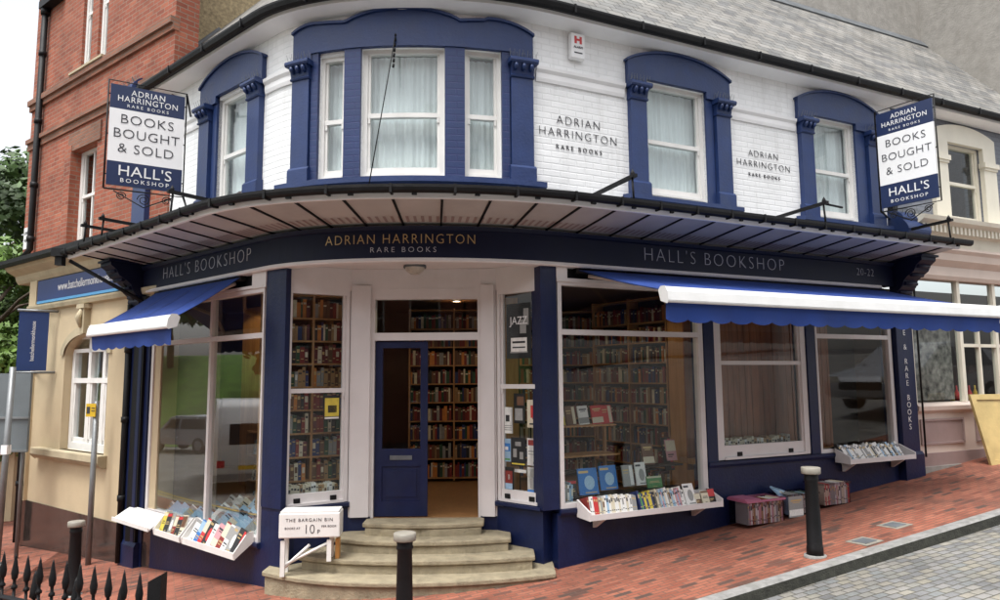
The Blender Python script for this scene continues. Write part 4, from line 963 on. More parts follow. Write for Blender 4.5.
# window (white timber, mullioned)
m = MB(); w0, w1, zb_, zt = wx0+.01, wx1-.01, 1.08, 2.94
for a, b in ((w0, w0+.10), (w0+.60, w0+.70), (w1-.45, w1-.35), (w1-.10, w1)): m.rib(N, a, b, zb_, zt if a > w0+.1 and b < w1-.1 else 2.72, -.22, -.12)
m.rib(N, w0+.1, w1-.1, zb_, zb_+.12, -.22, -.11); m.rib(N, w0+.1, w1-.1, 2.16, 2.24, -.21, -.115); m.rib(N, w0+.1, w1-.1, 2.66, 2.72, -.21, -.12)
m.rib(N, w0, w1, 2.88, 2.95, -.22, -.12)
for a, b in ((w0+.10, w0+.60), (w0+.70, w1-.45), (w1-.35, w1-.1)): m.rib(N, a, a+.05, zb_+.12, 2.16, -.205, -.13); m.rib(N, b-.05, b, zb_+.12, 2.16, -.205, -.13); m.rib(N, a, b, zb_+.12, zb_+.19, -.205, -.13)
wo = m.build('window', M['white'], ln); MB().rib(N, w0, w1, zb_, zt, -.18, -.175).build('pane', M['glassup'], wo)
for a, b in ((w0+.15, w0+.38), (w1-.9, w1-.7), (w1-.34, w1-.1)): MB().rib(N, a, b, zb_+.1, 2.7, -.40, -.38).build('curtain', M['curtain'], wo)
m = MB(); m.rib(N, w0-.3, w1+.3, .9, 3.1, -1.2, -1.15); m.build('room_wall', M['dark'], ln)
# cornice, sign
m = MB(); m.sweep(N, -4.95, .30, [(-.2, 3.98), (.04, 3.98), (.08, 4.04), (.10, 4.12), (.24, 4.20), (.28, 4.26), (.28, 4.33), (-.2, 4.40)]); m.build('cornice', M['stone'], ln)
m = MB(); m.sweep(N, -5.0, .3, [(.285, 4.26), (.34, 4.25), (.37, 4.30), (.37, 4.37), (.285, 4.37)]); m.build('gutter', M['black'], ln)
m = MB(); m.sweep(N, -4.33, .3, [(0, 3.42), (.07, 3.44), (.09, 3.50), (.09, 3.53), (0, 3.54)]); m.build('string_course', M['stone'], ln)
m = MB(); m.rib(N, -4.33, -4.02, .15, 3.98, .001, .06); m.build('corner_pilaster', M['render'], ln)
fs = empty('fascia_sign', tuple(N.P(-2.4, .05, 3.6)), 'long blue fascia sign with a web address on the buff building', 'sign')
MB().rib(N, -4.0, .0, 3.60, 3.96, .005, .05).build('sign_board', mat('fascia_sign_blue', (.018, .04, .16), .35, .1, 3, 0), fs)
MB().rib(N, -4.0, .0, 3.555, 3.598, .005, .052).build('sign_stripe', mat('sky_blue_stripe', (.10, .35, .65), .35, .05, 3, 0), fs)
text_mb("www.batchellermonkhouse.com", .205, on_frame(N, -2.0, 3.79, .051), .88, 0, .96).build('lettering', M['letter_white'], fs)
# upper brick
UP = 9.9
ows = [(-2.80, -1.90, 4.42, 6.10), (-2.72, -2.36, 7.50, 9.5), (-2.10, -1.76, 7.50, 9.5)]
m = MB(); U0 = -4.78
m.rib(N, U0, -2.80, 4.35, UP, -.3, .06); m.rib(N, -1.76, .45, 4.35, UP, -.3, .06); m.rib(N, -2.80, -1.76, 6.10, 7.50, -.3, .06); m.rib(N, -1.90, -1.76, 4.35, 6.10, -.3, .06); m.rib(N, -2.80, -1.9, 4.35, 4.42, -.3, .06)
m.rib(N, -2.80, -2.72, 7.5, 9.5, -.3, .06); m.rib(N, -2.36, -2.10, 7.5, 9.5, -.3, .06); m.rib(N, -2.80, -1.76, 9.5, UP, -.3, .06)
m.rib(N, U0, U0+.03, 4.3, UP, -6, -.3); m.rib(N, -3.05, -2.801, 4.42, 6.2, .061, .10)
m.build('brick_wall', M['brick'], ln)
for z0, z1, o in ((7.36, 7.46, .14), (7.26, 7.36, .10), (6.62, 6.70, .13), (6.50, 6.62, .09), (9.62, 9.75, .16), (9.75, 9.9, .24)): MB().rib(N, U0-.03, .46, z0, z1, .0, o).build('brick_band', M['brickband'], ln)
m = MB(); m.rib(N, -2.95, -1.75, 6.10, 6.42, .061, .09); m.build('window_arch', M['brickband'], ln)
for a, b, c, d in ows:
    rail = (c+d)/2
    o = sash(N, a, b, c, d, rail+.05, off=-.02 if c > 7 else -.10, w_=.09 if c < 7 else .07, parent=ln, curtain=None)
    if c < 7: MB().rib(N, (a+b)/2-.02, (a+b)/2+.02, c+.1, d-.05, -.12, -.09).build('glazing_bar', M['white'], o)
    MB().rib(N, a-.2, b+.2, c-.05, d+.1, -1.2, -1.15).build('room_wall', M['dark'], ln)
MB().rib(N, -2.95, -1.7, 7.46, 7.50, .0, .16).build('sill', M['stone'], ln)
m = MB(); m.rib(N, U0, U0+5, UP, UP+.1, -6, .3); m.build('roof', M['slate'], ln)
# downpipes
m = MB(); m.tube([N.P(-4.22, .14, 9.0), N.P(-4.22, .14, 4.55), N.P(-4.30, .2, 4.42)], .055, 10); 
for z in (8.2, 6.9, 5.7, 4.7): m.tube([N.P(-4.22, .14, z), N.P(-4.22, .14, z+.09)], .068, 10)
m.tube([N.P(-4.22, .14, 9.0), N.P(-4.22, .14, 9.12)], .075, 8); m.rib(N, -4.32, -3.55, 9.12, 9.26, .06, .22); dp = m.build('downpipe', M['black']); tag(dp, 'tall black downpipe with long hopper on the red brick wall', 'downpipe')
m = MB(); m.tube([N.P(-4.10, .10, 3.4), N.P(-4.10, .10, -.55)], .055, 10)
for z in (2.6, 1.4, .4): m.tube([N.P(-4.10, .10, z), N.P(-4.10, .10, z+.08)], .068, 10)
dp = m.build('downpipe', M['black']); tag(dp, 'black downpipe at the far left corner of the buff rendered wall', 'downpipe')
m = MB(); m.tube([N.P(-.42, .09, 3.3), N.P(-.42, .09, -.35)], .045, 10)
for z in (2.6, 1.6, .5): m.tube([N.P(-.42, .09, z), N.P(-.42, .09, z+.08)], .057, 10)
dp = m.build('downpipe', M['black']); tag(dp, 'black downpipe between the buff wall and the navy end pilaster', 'downpipe')
m = MB(); m.rib(N, -.30, -.02, -.45, 3.40, .0, .07); m.build('dark_pilaster', M['black'], ln)
# street nameplate
npl = MB(); npl.rib(N, -4.74, -4.42, 4.62, 5.02, .061, .075); npo = npl.build('street_nameplate', M['signwhite']); tag(npo, 'small white street nameplate low on the red brick corner', 'sign')
m = MB(); text_mb('CHAPEL', .085, on_frame(N, -4.58, 4.91, .076), .85, 0, 1, t=.003, mb=m); text_mb('PLACE', .085, on_frame(N, -4.58, 4.77, .076), .9, 0, 1, t=.003, mb=m); m.build('lettering', M['letter_dark'], npo)
# blue hanging banner
bn = empty('hanging_banner', tuple(N.P(-4.2, .1, 3.3)), 'narrow blue banner with white vertical writing hung from the buff corner', 'banner')
bo = N.xy(-4.17, .10); bx = Vector((-.82, -.57, 0)).normalized(); bT = -bx; bN = Vector((bT.y, -bT.x, 0))
bc = Vector((-7.80, 11.68, 0))
Rm = Matrix((bT, -bN, Vector((0, 0, 1)))).transposed()
m = MB(); m.box(bc+Vector((0, 0, 2.86)), (.42, .012, .98), Rm); m.build('cloth', mat('banner_blue', (.012, .035, .13), .7, .1, 3, 0), bn)
for z in (3.37, 2.34):
    m = MB(); m.tube([bc+bT*.34+Vector((0, 0, z)), bc-bT*.24+Vector((0, 0, z))], .022, 8); m.tube([bc+bT*.20+Vector((0, 0, z)), N.P(-4.05, .0, z)], .014, 6); m.build('banner_rail', M['grey'], bn)
def vpl(x, y, d): return bc+Vector((0, 0, 2.86))+Vector((0, 0, 1))*x+(-bT)*y+bN*(.007+d)
text_mb('batchellermonkhouse', .085, vpl, .9, 0, 1, t=.002).build('lettering', M['letter_white'], bn)

# ------------------------------------------------------------------ street furniture
def bollard(x, y, label, h=.86, first=[None]):
    z = g(x)
    if first[0] is None:
        m = MB(); m.lathe([(.0, h), (.070, h), (.072, h-.02), (.066, h-.09), (.070, h-.10), (.070, h-.115), (.062, h-.13), (.075, .10), (.080, .09), (.080, .0), (0, -.02)], (0, 0, 0), 20); 
        r = empty('bollard', (0, 0, 0), label, 'bollard', 'black bollards with pale caps on the brick pavement'); m.build('post', M['black'], r)
        m = MB(); m.lathe([(.072, h-.055), (.090, h-.052), (.094, h-.045), (.094, h+.006), (.088, h+.011), (0, h+.014)], (0, 0, 0), 24); m.build('cap', M['cap'], r)
        m = MB(); m.lathe([(.086, .02), (.105, .015), (.11, -.01)], (0, 0, 0), 20); m.build('base_collar', M['kerb'], r)
        first[0] = r
    else:
        r = first[0].copy(); COL.objects.link(r); r['label'] = label
        for c in list(first[0].children): q = c.copy(); COL.objects.link(q); q.parent = r
    r.location = (x, y, z); return r
bollard(-.81, 6.02, 'black bollard standing in front of the curved entrance steps')
bollard(3.13, 7.23, 'black bollard on the slope before the right windows and storage boxes')
bollard(-5.17, 8.75, 'black bollard behind the spiked railings at the left')
# railings
RA, RB = Vector((-1.98, 4.17)), Vector((-4.3, 5.45)); RD = (RB-RA).normalized(); RL = (RB-RA).length
rl = empty('spiked_railings', (RA.x, RA.y, g(RA.x)), 'black iron railings with spear heads in the bottom left foreground', 'railings')
def rp(t, o=0): q = RA+RD*t+Vector((RD.y, -RD.x))*o; return q
for i in range(17):
    t = .16+i*.148
    q = rp(t); z1 = 1.105-.03*t; 
    low = False
    m = MB(); m.tube([(q.x, q.y, g(q.x)-.05), (q.x, q.y, z1-.20)], .0095, 6)
    m.lathe([(.009, z1-.24), (.019, z1-.235), (.019, z1-.22), (.010, z1-.21), (.010, z1-.18), (.018, z1-.17), (.023, z1-.13), (.016, z1-.09), (.007, z1-.03), (0, z1)], (q.x, q.y, 0), 8)
    m.build('spear_bar', M['black'], rl)
for i in range(6):
    t = .42+i*.46; q = rp(t-.06, .02); z1 = 1.01-.03*t
    m = MB(); m.tube([(q.x, q.y, g(q.x)-.05), (q.x, q.y, z1-.16)], .008, 6); m.lathe([(.010, z1-.19), (.034, z1-.17), (.030, z1-.13), (.012, z1-.03), (0, z1)], (q.x, q.y, 0), 6); m.build('leaf_head_bar', M['black'], rl)
for z in (.80, .12):
    m = MB(); a, b = rp(0), rp(RL); m.tube([(a.x, a.y, z+.0), (b.x, b.y, z-.03*RL)], .018, 4, smooth=False); m.build('rail', M['black'], rl)
m = MB(); q = rp(0); m.box((q.x, q.y, .45), (.075, .075, 1.22)); 
hh = .0375
m.face([(q.x-hh, q.y-hh, 1.07), (q.x+hh, q.y-hh, 1.11), (q.x+hh, q.y+hh, 1.11), (q.x-hh, q.y+hh, 1.07)]); m.face([(q.x-hh, q.y-hh, 1.06), (q.x+hh, q.y-hh, 1.06), (q.x+hh, q.y-hh, 1.11), (q.x-hh, q.y-hh, 1.07)]); m.face([(q.x+hh, q.y-hh, 1.06), (q.x+hh, q.y+hh, 1.06), (q.x+hh, q.y+hh, 1.11), (q.x+hh, q.y-hh, 1.11)])
m.build('end_post', M['black'], rl)
# grey post with yellow sign
p = N.xy(-.98, .25); m = MB(); m.tube([(p.x, p.y, g(p.x)), (p.x, p.y, 1.90)], .038, 12); ps = m.build('sign_post', M['grey']); tag(ps, 'grey steel post with small yellow plate in front of the buff wall', 'post')
m = MB(); X = Vector((.97, -.25, 0)).normalized(); Rm = Matrix((X, Vector((0, 0, 1)).cross(X), Vector((0, 0, 1)))).transposed(); pc = Vector((p.x, p.y, 1.77))-Vector((-X.y, X.x, 0))*.045-X*.05; m.box(pc, (.17, .012, .19), Rm); yp = m.build('yellow_plate', M['yellow'], ps)
m = MB(); m.box(pc-Vector((-X.y, X.x, 0))*.008-X*.04, (.055, .004, .10), Rm); m.box(pc-Vector((-X.y, X.x, 0))*.008+X*.045+Vector((0, 0, .03)), (.06, .004, .012), Rm); m.box(pc-Vector((-X.y, X.x, 0))*.008+X*.045-Vector((0, 0, .01)), (.06, .004, .012), Rm); m.build('plate_symbol', M['letter_dark'], yp)
# leaning grey pole and grey board at far left
px_ = Vector((-7.68, 11.0)); zg = g(px_.x)
m = MB(); m.tube([(px_.x, px_.y, zg), (px_.x+.05, px_.y, 2.42)], .045, 12); m.tube([(px_.x+.012, px_.y, zg), (px_.x+.012, px_.y, zg+.02)], .12, 12); gp = m.build('lamp_post', M['grey']); tag(gp, 'pale grey steel pole at the far left before the board', 'post')
m = MB(); m.box((px_.x+.025, px_.y-.0, 1.15), (.096, .096, .14)); m.build('pole_band', M['signwhite'], gp)
m = MB(); m.box((px_.x-.5, px_.y+.35, 1.70), (1.25, .05, 1.25)); bdv = m.build('notice_board', mat('grey_board', (.13, .15, .16), .4, .1, 3, 0)); tag(bdv, 'large blank grey board behind the pole at the far left edge', 'board')
for z in (1.10, 1.62): 
    m = MB(); m.box((px_.x-.5, px_.y+.31, z), (1.3, .03, .035)); m.build('board_rail', M['grey'], bdv)
for dx in (-.95, .02):
    m = MB(); m.tube([(px_.x+dx, px_.y+.40, g(px_.x+dx)), (px_.x+dx, px_.y+.40, 2.3)], .03, 8); m.build('board_leg', M['grey'], bdv)
# litter: small cover plates in the pavement
for (x, y, lab) in ((3.78, 7.53, 'square pale rimmed cover in the brick pavement nearer the bollard'), (4.36, 8.0, 'square pale rimmed cover in the brick pavement farther up the slope')):
    r = empty('access_cover', (x, y, g(x)), lab, 'access cover', 'small access covers in the brick pavement')
    d1 = Vector((.8, .6)); d1 = KD; d2 = Vector((-d1.y, d1.x)); sl_ = .125
    def quad(h, dz, nm, mt, t=.004):
        m = MB(); c = [Vector((x, y))+d1*a*h+d2*b*h for a, b in ((-1, -1), (1, -1), (1, 1), (-1, 1))]
        m.face([(q.x, q.y, g(q.x)+dz) for q in c]); 
        for i in range(4): a, b = c[i], c[(i+1) % 4]; m.face([(a.x, a.y, g(a.x)+dz-t), (b.x, b.y, g(b.x)+dz-t), (b.x, b.y, g(b.x)+dz), (a.x, a.y, g(a.x)+dz)])
        m.build(nm, mt, r)
    quad(.13, .004, 'rim', M['cap']); quad(.085, .008, 'lid', M['lead'])

# ------------------------------------------------------------------ books
PAL = {'cream': (.62, .56, .42), 'white': (.74, .73, .70), 'dark red': (.22, .025, .02), 'brown': (.13, .06, .03), 'navy blue': (.02, .035, .13), 'dark green': (.02, .07, .035), 'black': (.02, .02, .022),
       'tan': (.36, .22, .10), 'pale blue': (.30, .45, .60), 'bright blue': (.03, .16, .45), 'red': (.50, .03, .03), 'grey': (.28, .28, .27), 'orange': (.55, .20, .04), 'yellow': (.60, .48, .06), 'maroon': (.10, .012, .018), 'pink': (.55, .28, .30), 'green': (.08, .25, .08)}
BM = {k: mat('book_'+k.replace(' ', '_'), v, .55, .12, 18, 0) for k, v in PAL.items()}
_bk = {}
def bookmesh(cname, face=False):
    lay = random.randrange(5); key = (cname, face, lay)
    if key in _bk: return _bk[key]
    m = MB(); tc_ = 'letter_dark' if cname in ('cream', 'white', 'yellow', 'pale blue', 'pink', 'tan') else 'gold'
    # unit book: x thickness -.5...5, y depth 0..1 (spine or front at 0), z 0..1
    if not face:
        m.box((-.46, .5, .5), (.08, 1, 1)); m.box((.46, .5, .5), (.08, 1, 1)); m.box((0, .015, .5), (.84, .03, 1)); m.box((0, .5, .5), (.83, .93, .965), None, 1)
        zt_ = (.80, .72, .85, .6, .78)[lay]; m.box((0, -.003, zt_), (.7, .012, (.12, .2, .06, .35, .1)[lay]), None, 2 if lay != 3 else 3); m.box((0, -.003, .15+.03*lay), (.6, .012, .05), None, 2)
    else:
        m.box((0, .04, .5), (1, .08, 1)); m.box((0, .96, .5), (1, .08, 1)); m.box((-.485, .5, .5), (.03, .84, 1)); m.box((.01, .5, .5), (.96, .83, .96), None, 1)
        
        if lay == 0: m.box((0, -.01, .80), (.74, .02, .08), None, 2); m.box((0, -.01, .70), (.5, .02, .04), None, 2); m.box((.0, -.01, .22), (1, .02, .30), None, 3)
        elif lay == 1: m.box((0, -.01, .70), (.98, .02, .5), None, 3); m.box((-.1, -.01, .28), (.6, .02, .06), None, 2); m.box((-.18, -.01, .18), (.44, .02, .04), None, 2)
        elif lay == 2: m.box((-.2, -.01, .86), (.5, .02, .09), None, 2); m.lathe([(0, 0), (.27, 0)], (.06, -.012, .45), 14, 3, Matrix.Rotation(pi/2, 3, 'X')); m.box((.1, -.01, .08), (.6, .02, .04), None, 2)
        elif lay == 3: m.box((.30, -.01, .5), (.28, .02, .9), None, 3); m.box((-.17, -.01, .75), (.5, .02, .06), None, 2); m.box((-.17, -.01, .62), (.4, .02, .04), None, 2)
        else: m.box((0, -.01, .90), (.98, .02, .14), None, 3); m.box((0, -.01, .55), (.6, .02, .05), None, 2); m.box((0, -.01, .45), (.7, .02, .05), None, 2); m.box((0, -.01, .12), (.3, .02, .04), None, 2)
    art = BM[{'bright blue': 'pale blue', 'white': 'grey', 'cream': 'brown', 'black': 'red', 'red': 'cream', 'grey': 'white'}.get(cname, 'cream')]
    me = m.mesh('book', [BM[cname], M['pages'], M[tc_], art]); _bk[key] = me; return me
ORD = ['first', 'second', 'third', 'fourth', 'fifth', 'sixth', 'seventh', 'eighth', 'ninth', 'tenth', 'eleventh', 'twelfth', 'thirteenth', 'fourteenth', 'fifteenth', 'sixteenth', 'seventeenth', 'eighteenth', 'nineteenth', 'twentieth',
       'twenty-first', 'twenty-second', 'twenty-third', 'twenty-fourth', 'twenty-fifth', 'twenty-sixth', 'twenty-seventh', 'twenty-eighth', 'twenty-ninth', 'thirtieth', 'thirty-first', 'thirty-second', 'thirty-third', 'thirty-fourth', 'thirty-fifth', 'thirty-sixth']
NBOOK = 0
def book(cname, P, X, dims, label, group, tilt=0, lean=0, face=False, name='book'):
    """P base centre of the spine, X row direction, dims (thickness, depth, height)"""
    global NBOOK
    o = bpy.data.objects.new(name, bookmesh(cname, face)); COL.objects.link(o)
    X = Vector((X[0], X[1], 0)).normalized(); Y = Vector((-X.y, X.x, 0))
    R = Matrix((X, Y, Vector((0, 0, 1)))).transposed() @ Matrix.Rotation(lean, 3, 'Y') @ Matrix.Rotation(tilt, 3, 'X')
    o.matrix_world = Matrix.Translation(P) @ R.to_4x4() @ Matrix.Diagonal((*dims, 1))
    tag(o, label, 'magazine' if name == 'magazine' else 'book', group); NBOOK += 1; return o
def row(fr, s0, s1, off, z, cols, tmin, tmax, hmin, hmax, where, group, depth=.14, tilt=0, lean=0, face=False, jit=.0, name='book'):
    s = s0; i = 0
    while True:
        t = random.uniform(tmin, tmax)
        if s+t > s1 or i >= len(ORD): break
        c = random.choice(cols) if not isinstance(cols, str) else cols
        P = fr.P(s+t/2, off+random.uniform(-jit, jit), z); d = (fr.xy(s+t+.01)-fr.xy(s)).normalized()
        h = random.uniform(hmin, hmax)
        adj = '' 
        dims = (t*.96, depth, h) if not face else (t*.9, .02, h)
        book(c, P, d, dims, f'{c} {name}, {ORD[i]} from left {where}', group, tilt, lean+random.uniform(-.02, .02), face, name)
        s += t; i += 1
PALE = ['cream', 'white', 'white', 'cream', 'grey', 'tan', 'pale blue']
MIX = ['dark red', 'brown', 'navy blue', 'dark green', 'black', 'tan', 'maroon', 'brown', 'cream', 'orange', 'dark red', 'grey']
# display shelf under the big right window
sh = MB(); 
def shelf_thing(fr, s0, s1, z, o1, label, mt='pinkwhite', drop=.05, ends=True, tiltz=0, brk=True, front=.03, name='display_shelf'):
    r = empty(name, tuple(fr.P((s0+s1)/2, .1, z)), label, 'shelf')
    MB().sweep(fr, s0, s1, [(.03, z-.025), (o1, z-.025+tiltz), (o1, z+tiltz), (.03, z)]).build('board', M[mt], r)
    MB().sweep(fr, s0-.002, s1+.002, [(o1, z-.03+tiltz), (o1+.018, z-.03+tiltz), (o1+.018, z+front+tiltz), (o1, z+front+tiltz)]).build('front_lip', M[mt], r)
    if ends:
        for s in (s0, s1): MB().sweep(fr, s-.012, s+.008, [(.03, z-.027), (o1+.02, z-.032+tiltz), (o1+.02, z+.06+tiltz), (.03, z+.16)]).build('shelf_end', M[mt], r)
    if brk:
        for s in (lerp(s0, s1, .12), lerp(s0, s1, .88)): MB().sweep(fr, s-.02, s+.02, [(.012, z-.16), (.035, z-.16), (o1-.04, z-.04+tiltz), (o1-.04, z-.026+tiltz), (.012, z-.026)]).build('bracket', M[mt], r)
    return r
shelf_thing(F, .24, 2.08, .70, .27, 'pinkish white book shelf fixed below the large right window')
G1 = 'books on the outdoor shelf under the large right window'
row(F, .28, .42, .20, .705, ['white', 'red', 'dark red'], .022, .035, .19, .22, 'on the outdoor shelf, at its left end', G1, tilt=-.28)
row(F, .42, .95, .20, .705, ['white', 'white', 'cream', 'grey', 'black', 'pale blue'], .018, .032, .17, .21, 'in pale run on the outdoor shelf', G1, tilt=-.28, lean=.05)
row(F, .97, 1.20, .20, .705, ['green', 'yellow', 'black', 'navy blue', 'brown'], .02, .032, .18, .23, 'in coloured run, middle of outdoor shelf', G1, tilt=-.28, lean=-.08)
row(F, 1.22, 1.62, .20, .705, ['white', 'cream', 'grey', 'white', 'pink', 'pale blue'], .018, .03, .18, .23, 'right of the coloured run on outdoor shelf', G1, tilt=-.28, lean=-.10)
for c, s, wd, h, lab in (('white', 1.70, .15, .25, 'white printed sheet standing on the outdoor shelf right of the books'), ('brown', 1.80, .09, .13, 'small brown book with cream picture lying against the white sheet'), ('cream', 1.92, .11, .15, 'cream paperback second from right end of the outdoor shelf'), ('black', 2.02, .10, .17, 'black paperback with red picture at right end of the outdoor shelf')):
    book(c, F.P(s, .20, .705), DR, (wd, .015, h), lab, G1, tilt=-.35, face=True)
# inside the large right window
G2 = 'books displayed inside the large right window'
for c, s, off, z, wd, h, lab in (('bright blue', .56, -.22, .85, .26, .30, 'large bright blue book facing out behind glass above outdoor shelf'), ('bright blue', .86, -.25, .88, .24, .28, 'second large blue book facing out, right of the larger blue one'), ('grey', 1.14, -.25, .90, .16, .25, 'grey book facing out right of the two blue books behind glass'),
                          ('white', 1.33, -.25, .90, .15, .27, 'white and grey book facing out between grey book and emblem book'), ('black', .34, -.25, .80, .16, .22, 'black book facing out at far left behind the large right window'),
                          ('brown', 1.52, -.35, 1.12, .17, .26, 'dark brown book with round pale emblem standing in the large right window'), ('green', 1.50, -.22, .86, .22, .14, 'low green book lying out below the brown emblem book'), ('pink', 1.88, -.35, 1.15, .15, .26, 'white and pink card standing near right edge of large window'), ('black', 2.00, -.55, 1.0, .14, .42, 'tall black board standing at right edge of the large right window')):
    book(c, F.P(s, off, z), DR, (wd, .02, h), lab, G2, tilt=-.2, face=True)
m = MB(); m.rib(F, .1, 2.05, .80, .82, -.52, -.28); m.rib(F, .1, 2.05, 1.08, 1.10, -.55, -.36); ds = m.build('display_rack', M['dark']); tag(ds, 'dark stepped rack inside the large right window holding facing books', 'rack')
m = MB(); m.rib(F, .10, 1.15, 1.60, 1.62, -.75, -.5); m.rib(F, .12, .15, .8, 1.60, -.75, -.7); m.rib(F, 1.1, 1.13, .8, 1.60, -.75, -.7); m.rib(F, .10, 1.15, 1.25, 1.27, -.78, -.45); o = m.build('display_table', M['wood']); tag(o, 'small wooden display stand inside the large right window with red books', 'display stand')
for i, (c, s) in enumerate((('navy blue', .20), ('yellow', .38), ('brown', .54), ('white', .72), ('red', .92), ('red', 1.06))):
    book(c, F.P(s, -.55, 1.625), DR, (.14 if c != 'red' else .16, .02, .23), f'{c} book facing out, {ORD[i]} from left on the small wooden stand', G2, tilt=-.2, lean=-.05, face=True)
row(F, .12, .30, -.15, .78, ['pale blue', 'white', 'grey'], .02, .03, .2, .24, 'at bottom left corner behind large right window', G2)
# middle right window: row of cream books
row(F, 2.44, 3.80, -.22, 1.155, ['cream', 'cream', 'white', 'tan'], .035, .055, .21, .255, 'along the foot of the middle right window', 'pale books along the foot of the middle right window')
# third window outdoor shelf
shelf_thing(F, 4.34, 5.66, 1.05, .25, 'short pinkish shelf fixed below the window nearest the end pilaster')
row(F, 4.38, 5.62, .17, 1.055, ['white', 'white', 'grey', 'cream', 'grey', 'black', 'pale blue'], .026, .042, .20, .24, 'on the short shelf by the end pilaster', 'books on the short outdoor shelf by the end pilaster', tilt=-.45, lean=-.25)
# left sash: row of cream books at foot and tall bookcase
row(E, .06, s1_-.05, -.16, .80, ['cream', 'white', 'cream', 'tan'], .025, .04, .19, .22, 'at the foot of the left sash window', 'pale books at the foot of the left sash window')
def bookcase(A, d, L, zs, z1, divs, label, depth=.26, matn='wood', back=True):
    d = Vector(d).normalized(); nn = Vector((-d.y, d.x)); A = Vector(A)
    fr = Frame([tuple(A), tuple(A+d*L)], 0)
    r = empty('bookcase', (A.x, A.y, zs[0]), label, 'bookcase')
    for s in [0]+divs+[L-.025]: MB().rib(fr, s, s+.025, zs[0]-.05, z1, -depth, 0).build('upright', M[matn], r)
    cuts = [0]+divs+[L-.025]
    for z in zs+[z1-.02]:
        for a, b in zip(cuts, cuts[1:]): MB().rib(fr, a+.025, b, z-.02, z, -depth, -.003).build('shelf', M[matn], r)
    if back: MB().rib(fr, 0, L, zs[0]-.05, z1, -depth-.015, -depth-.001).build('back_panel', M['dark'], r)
    return fr
zs1 = [.74+.275*i for i in range(9)]
BC1 = bookcase((-2.78, 8.21), (.891, .453), 1.10, zs1, 3.24, [.57], 'tall oak bookcase filled with old books behind the left sash window')
shn = ['bottom', 'second shelf up', 'third shelf up', 'fourth shelf up', 'fifth shelf up', 'sixth shelf up', 'seventh shelf up']
for i, z in enumerate(zs1[:7]):
    for bay, a, b in (('left bay', .22, .565), ('right bay', .60, 1.07)):
        row(BC1, a, b, -.03, z, MIX, .034, .056, .17, .235, f'{shn[i] if i else "bottom shelf"}, {bay}, left sash bookcase', 'old books in the bookcase behind the left sash window', depth=.15)
# left wing trays
G3 = 'magazines in the white trays under the left wing window'
def tray(s0, s1, label, name='display_tray', z=.30, o1=.24):
    r = empty(name, tuple(F.P((s0+s1)/2, .1, z)), label, 'tray')
    MB().sweep(F, s0, s1, [(.03, z+.12), (.045, z+.13), (o1, z-.03), (o1, z-.045), (.03, z+.10)]).build('tray_base', M['white'], r)
    MB().sweep(F, s0, s1, [(o1, z-.05), (o1+.015, z-.05), (o1+.015, z+.02), (o1, z+.02)]).build('front_lip', M['white'], r)
    for s in (s0, s1): MB().sweep(F, s-.008, s+.008, [(.03, z+.10), (o1+.016, z-.05), (o1+.03, z+.02), (.10, z+.22), (.03, z+.22)]).build('tray_end', M['white'], r)
    return r
tray(-4.78, -3.56, 'long white tray of magazines nearest the entrance under the left window')
tray(-5.55, -4.84, 'middle white tray of magazines under the left wing window')
rr = empty('display_tray', tuple(F.P(-6, .1, .3)), 'empty white flap tray at the far end under the left window', 'tray')
MB().sweep(F, -6.75, -5.60, [(.04, .44), (.055, .45), (.30, .31), (.30, .29)]).build('tray_base', M['white'], rr); MB().sweep(F, -6.75, -5.60, [(.30, .285), (.315, .285), (.315, .335), (.30, .335)]).build('front_lip', M['white'], rr)
def magrow(s0, s1, cols, where, wmin=.085, wmax=.13, off=.21, z=.29, h=(.22, .27), tilt=-.38, lean=0, group=G3):
    s = s0; i = 0
    while s+wmin < s1 and i < 12:
        t = random.uniform(wmin, wmax); c = cols[i % len(cols)]
        book(c, F.P(s+t/2, off, z), (F.xy(s+.01)-F.xy(s)), (t*1.15, .014, random.uniform(*h)), f'{c} magazine, {ORD[i]} from left {where}', group, tilt, lean, True, 'magazine'); s += t; i += 1
magrow(-5.52, -4.88, ['yellow', 'black', 'grey', 'dark red', 'black', 'cream'], 'in the middle white tray', lean=-.12)
magrow(-4.72, -3.62, ['white', 'bright blue', 'red', 'black', 'white', 'pink', 'dark red', 'white', 'grey', 'black', 'green'], 'in the long white tray by entrance', lean=.22, h=(.25, .31))
magrow(-6.3, -3.6, ['grey', 'pale blue', 'pale blue', 'grey', 'pale blue', 'pale blue', 'white', 'pale blue', 'pale blue', 'pale blue', 'grey', 'white'], 'inside the left wing window, front row', .20, .24, -.16, .40, (.27, .33), -.75, .3, 'magazines lying inside the left wing window')
magrow(-5.2, -3.6, ['white', 'grey', 'cream', 'pale blue', 'white', 'black', 'cream', 'white'], 'inside left window, back row', .17, .21, -.42, .46, (.24, .28), -.6, .3, 'magazines lying inside the left wing window')
# left window shelf unit
LWF = bookcase(F.xy(-5.55, -.98), (-DL.x, -DL.y), .95, [.42, .80, 1.15], 1.48, [.46], 'low oak shelf unit with leaning books inside the left window', .25)
for i, z in enumerate([.42, .80, 1.15]):
    for bay, a, b in (('left bay', .04, .44), ('right bay', .50, .90)):
        row(LWF, a+.05, b-.12, -.04, z, ['white', 'grey', 'pale blue', 'black', 'cream'], .03, .05, .19, .25, f'{("bottom shelf", "middle shelf", "top shelf")[i]}, {bay}, low unit', 'books leaning in the low shelf unit', .15, lean=.3)
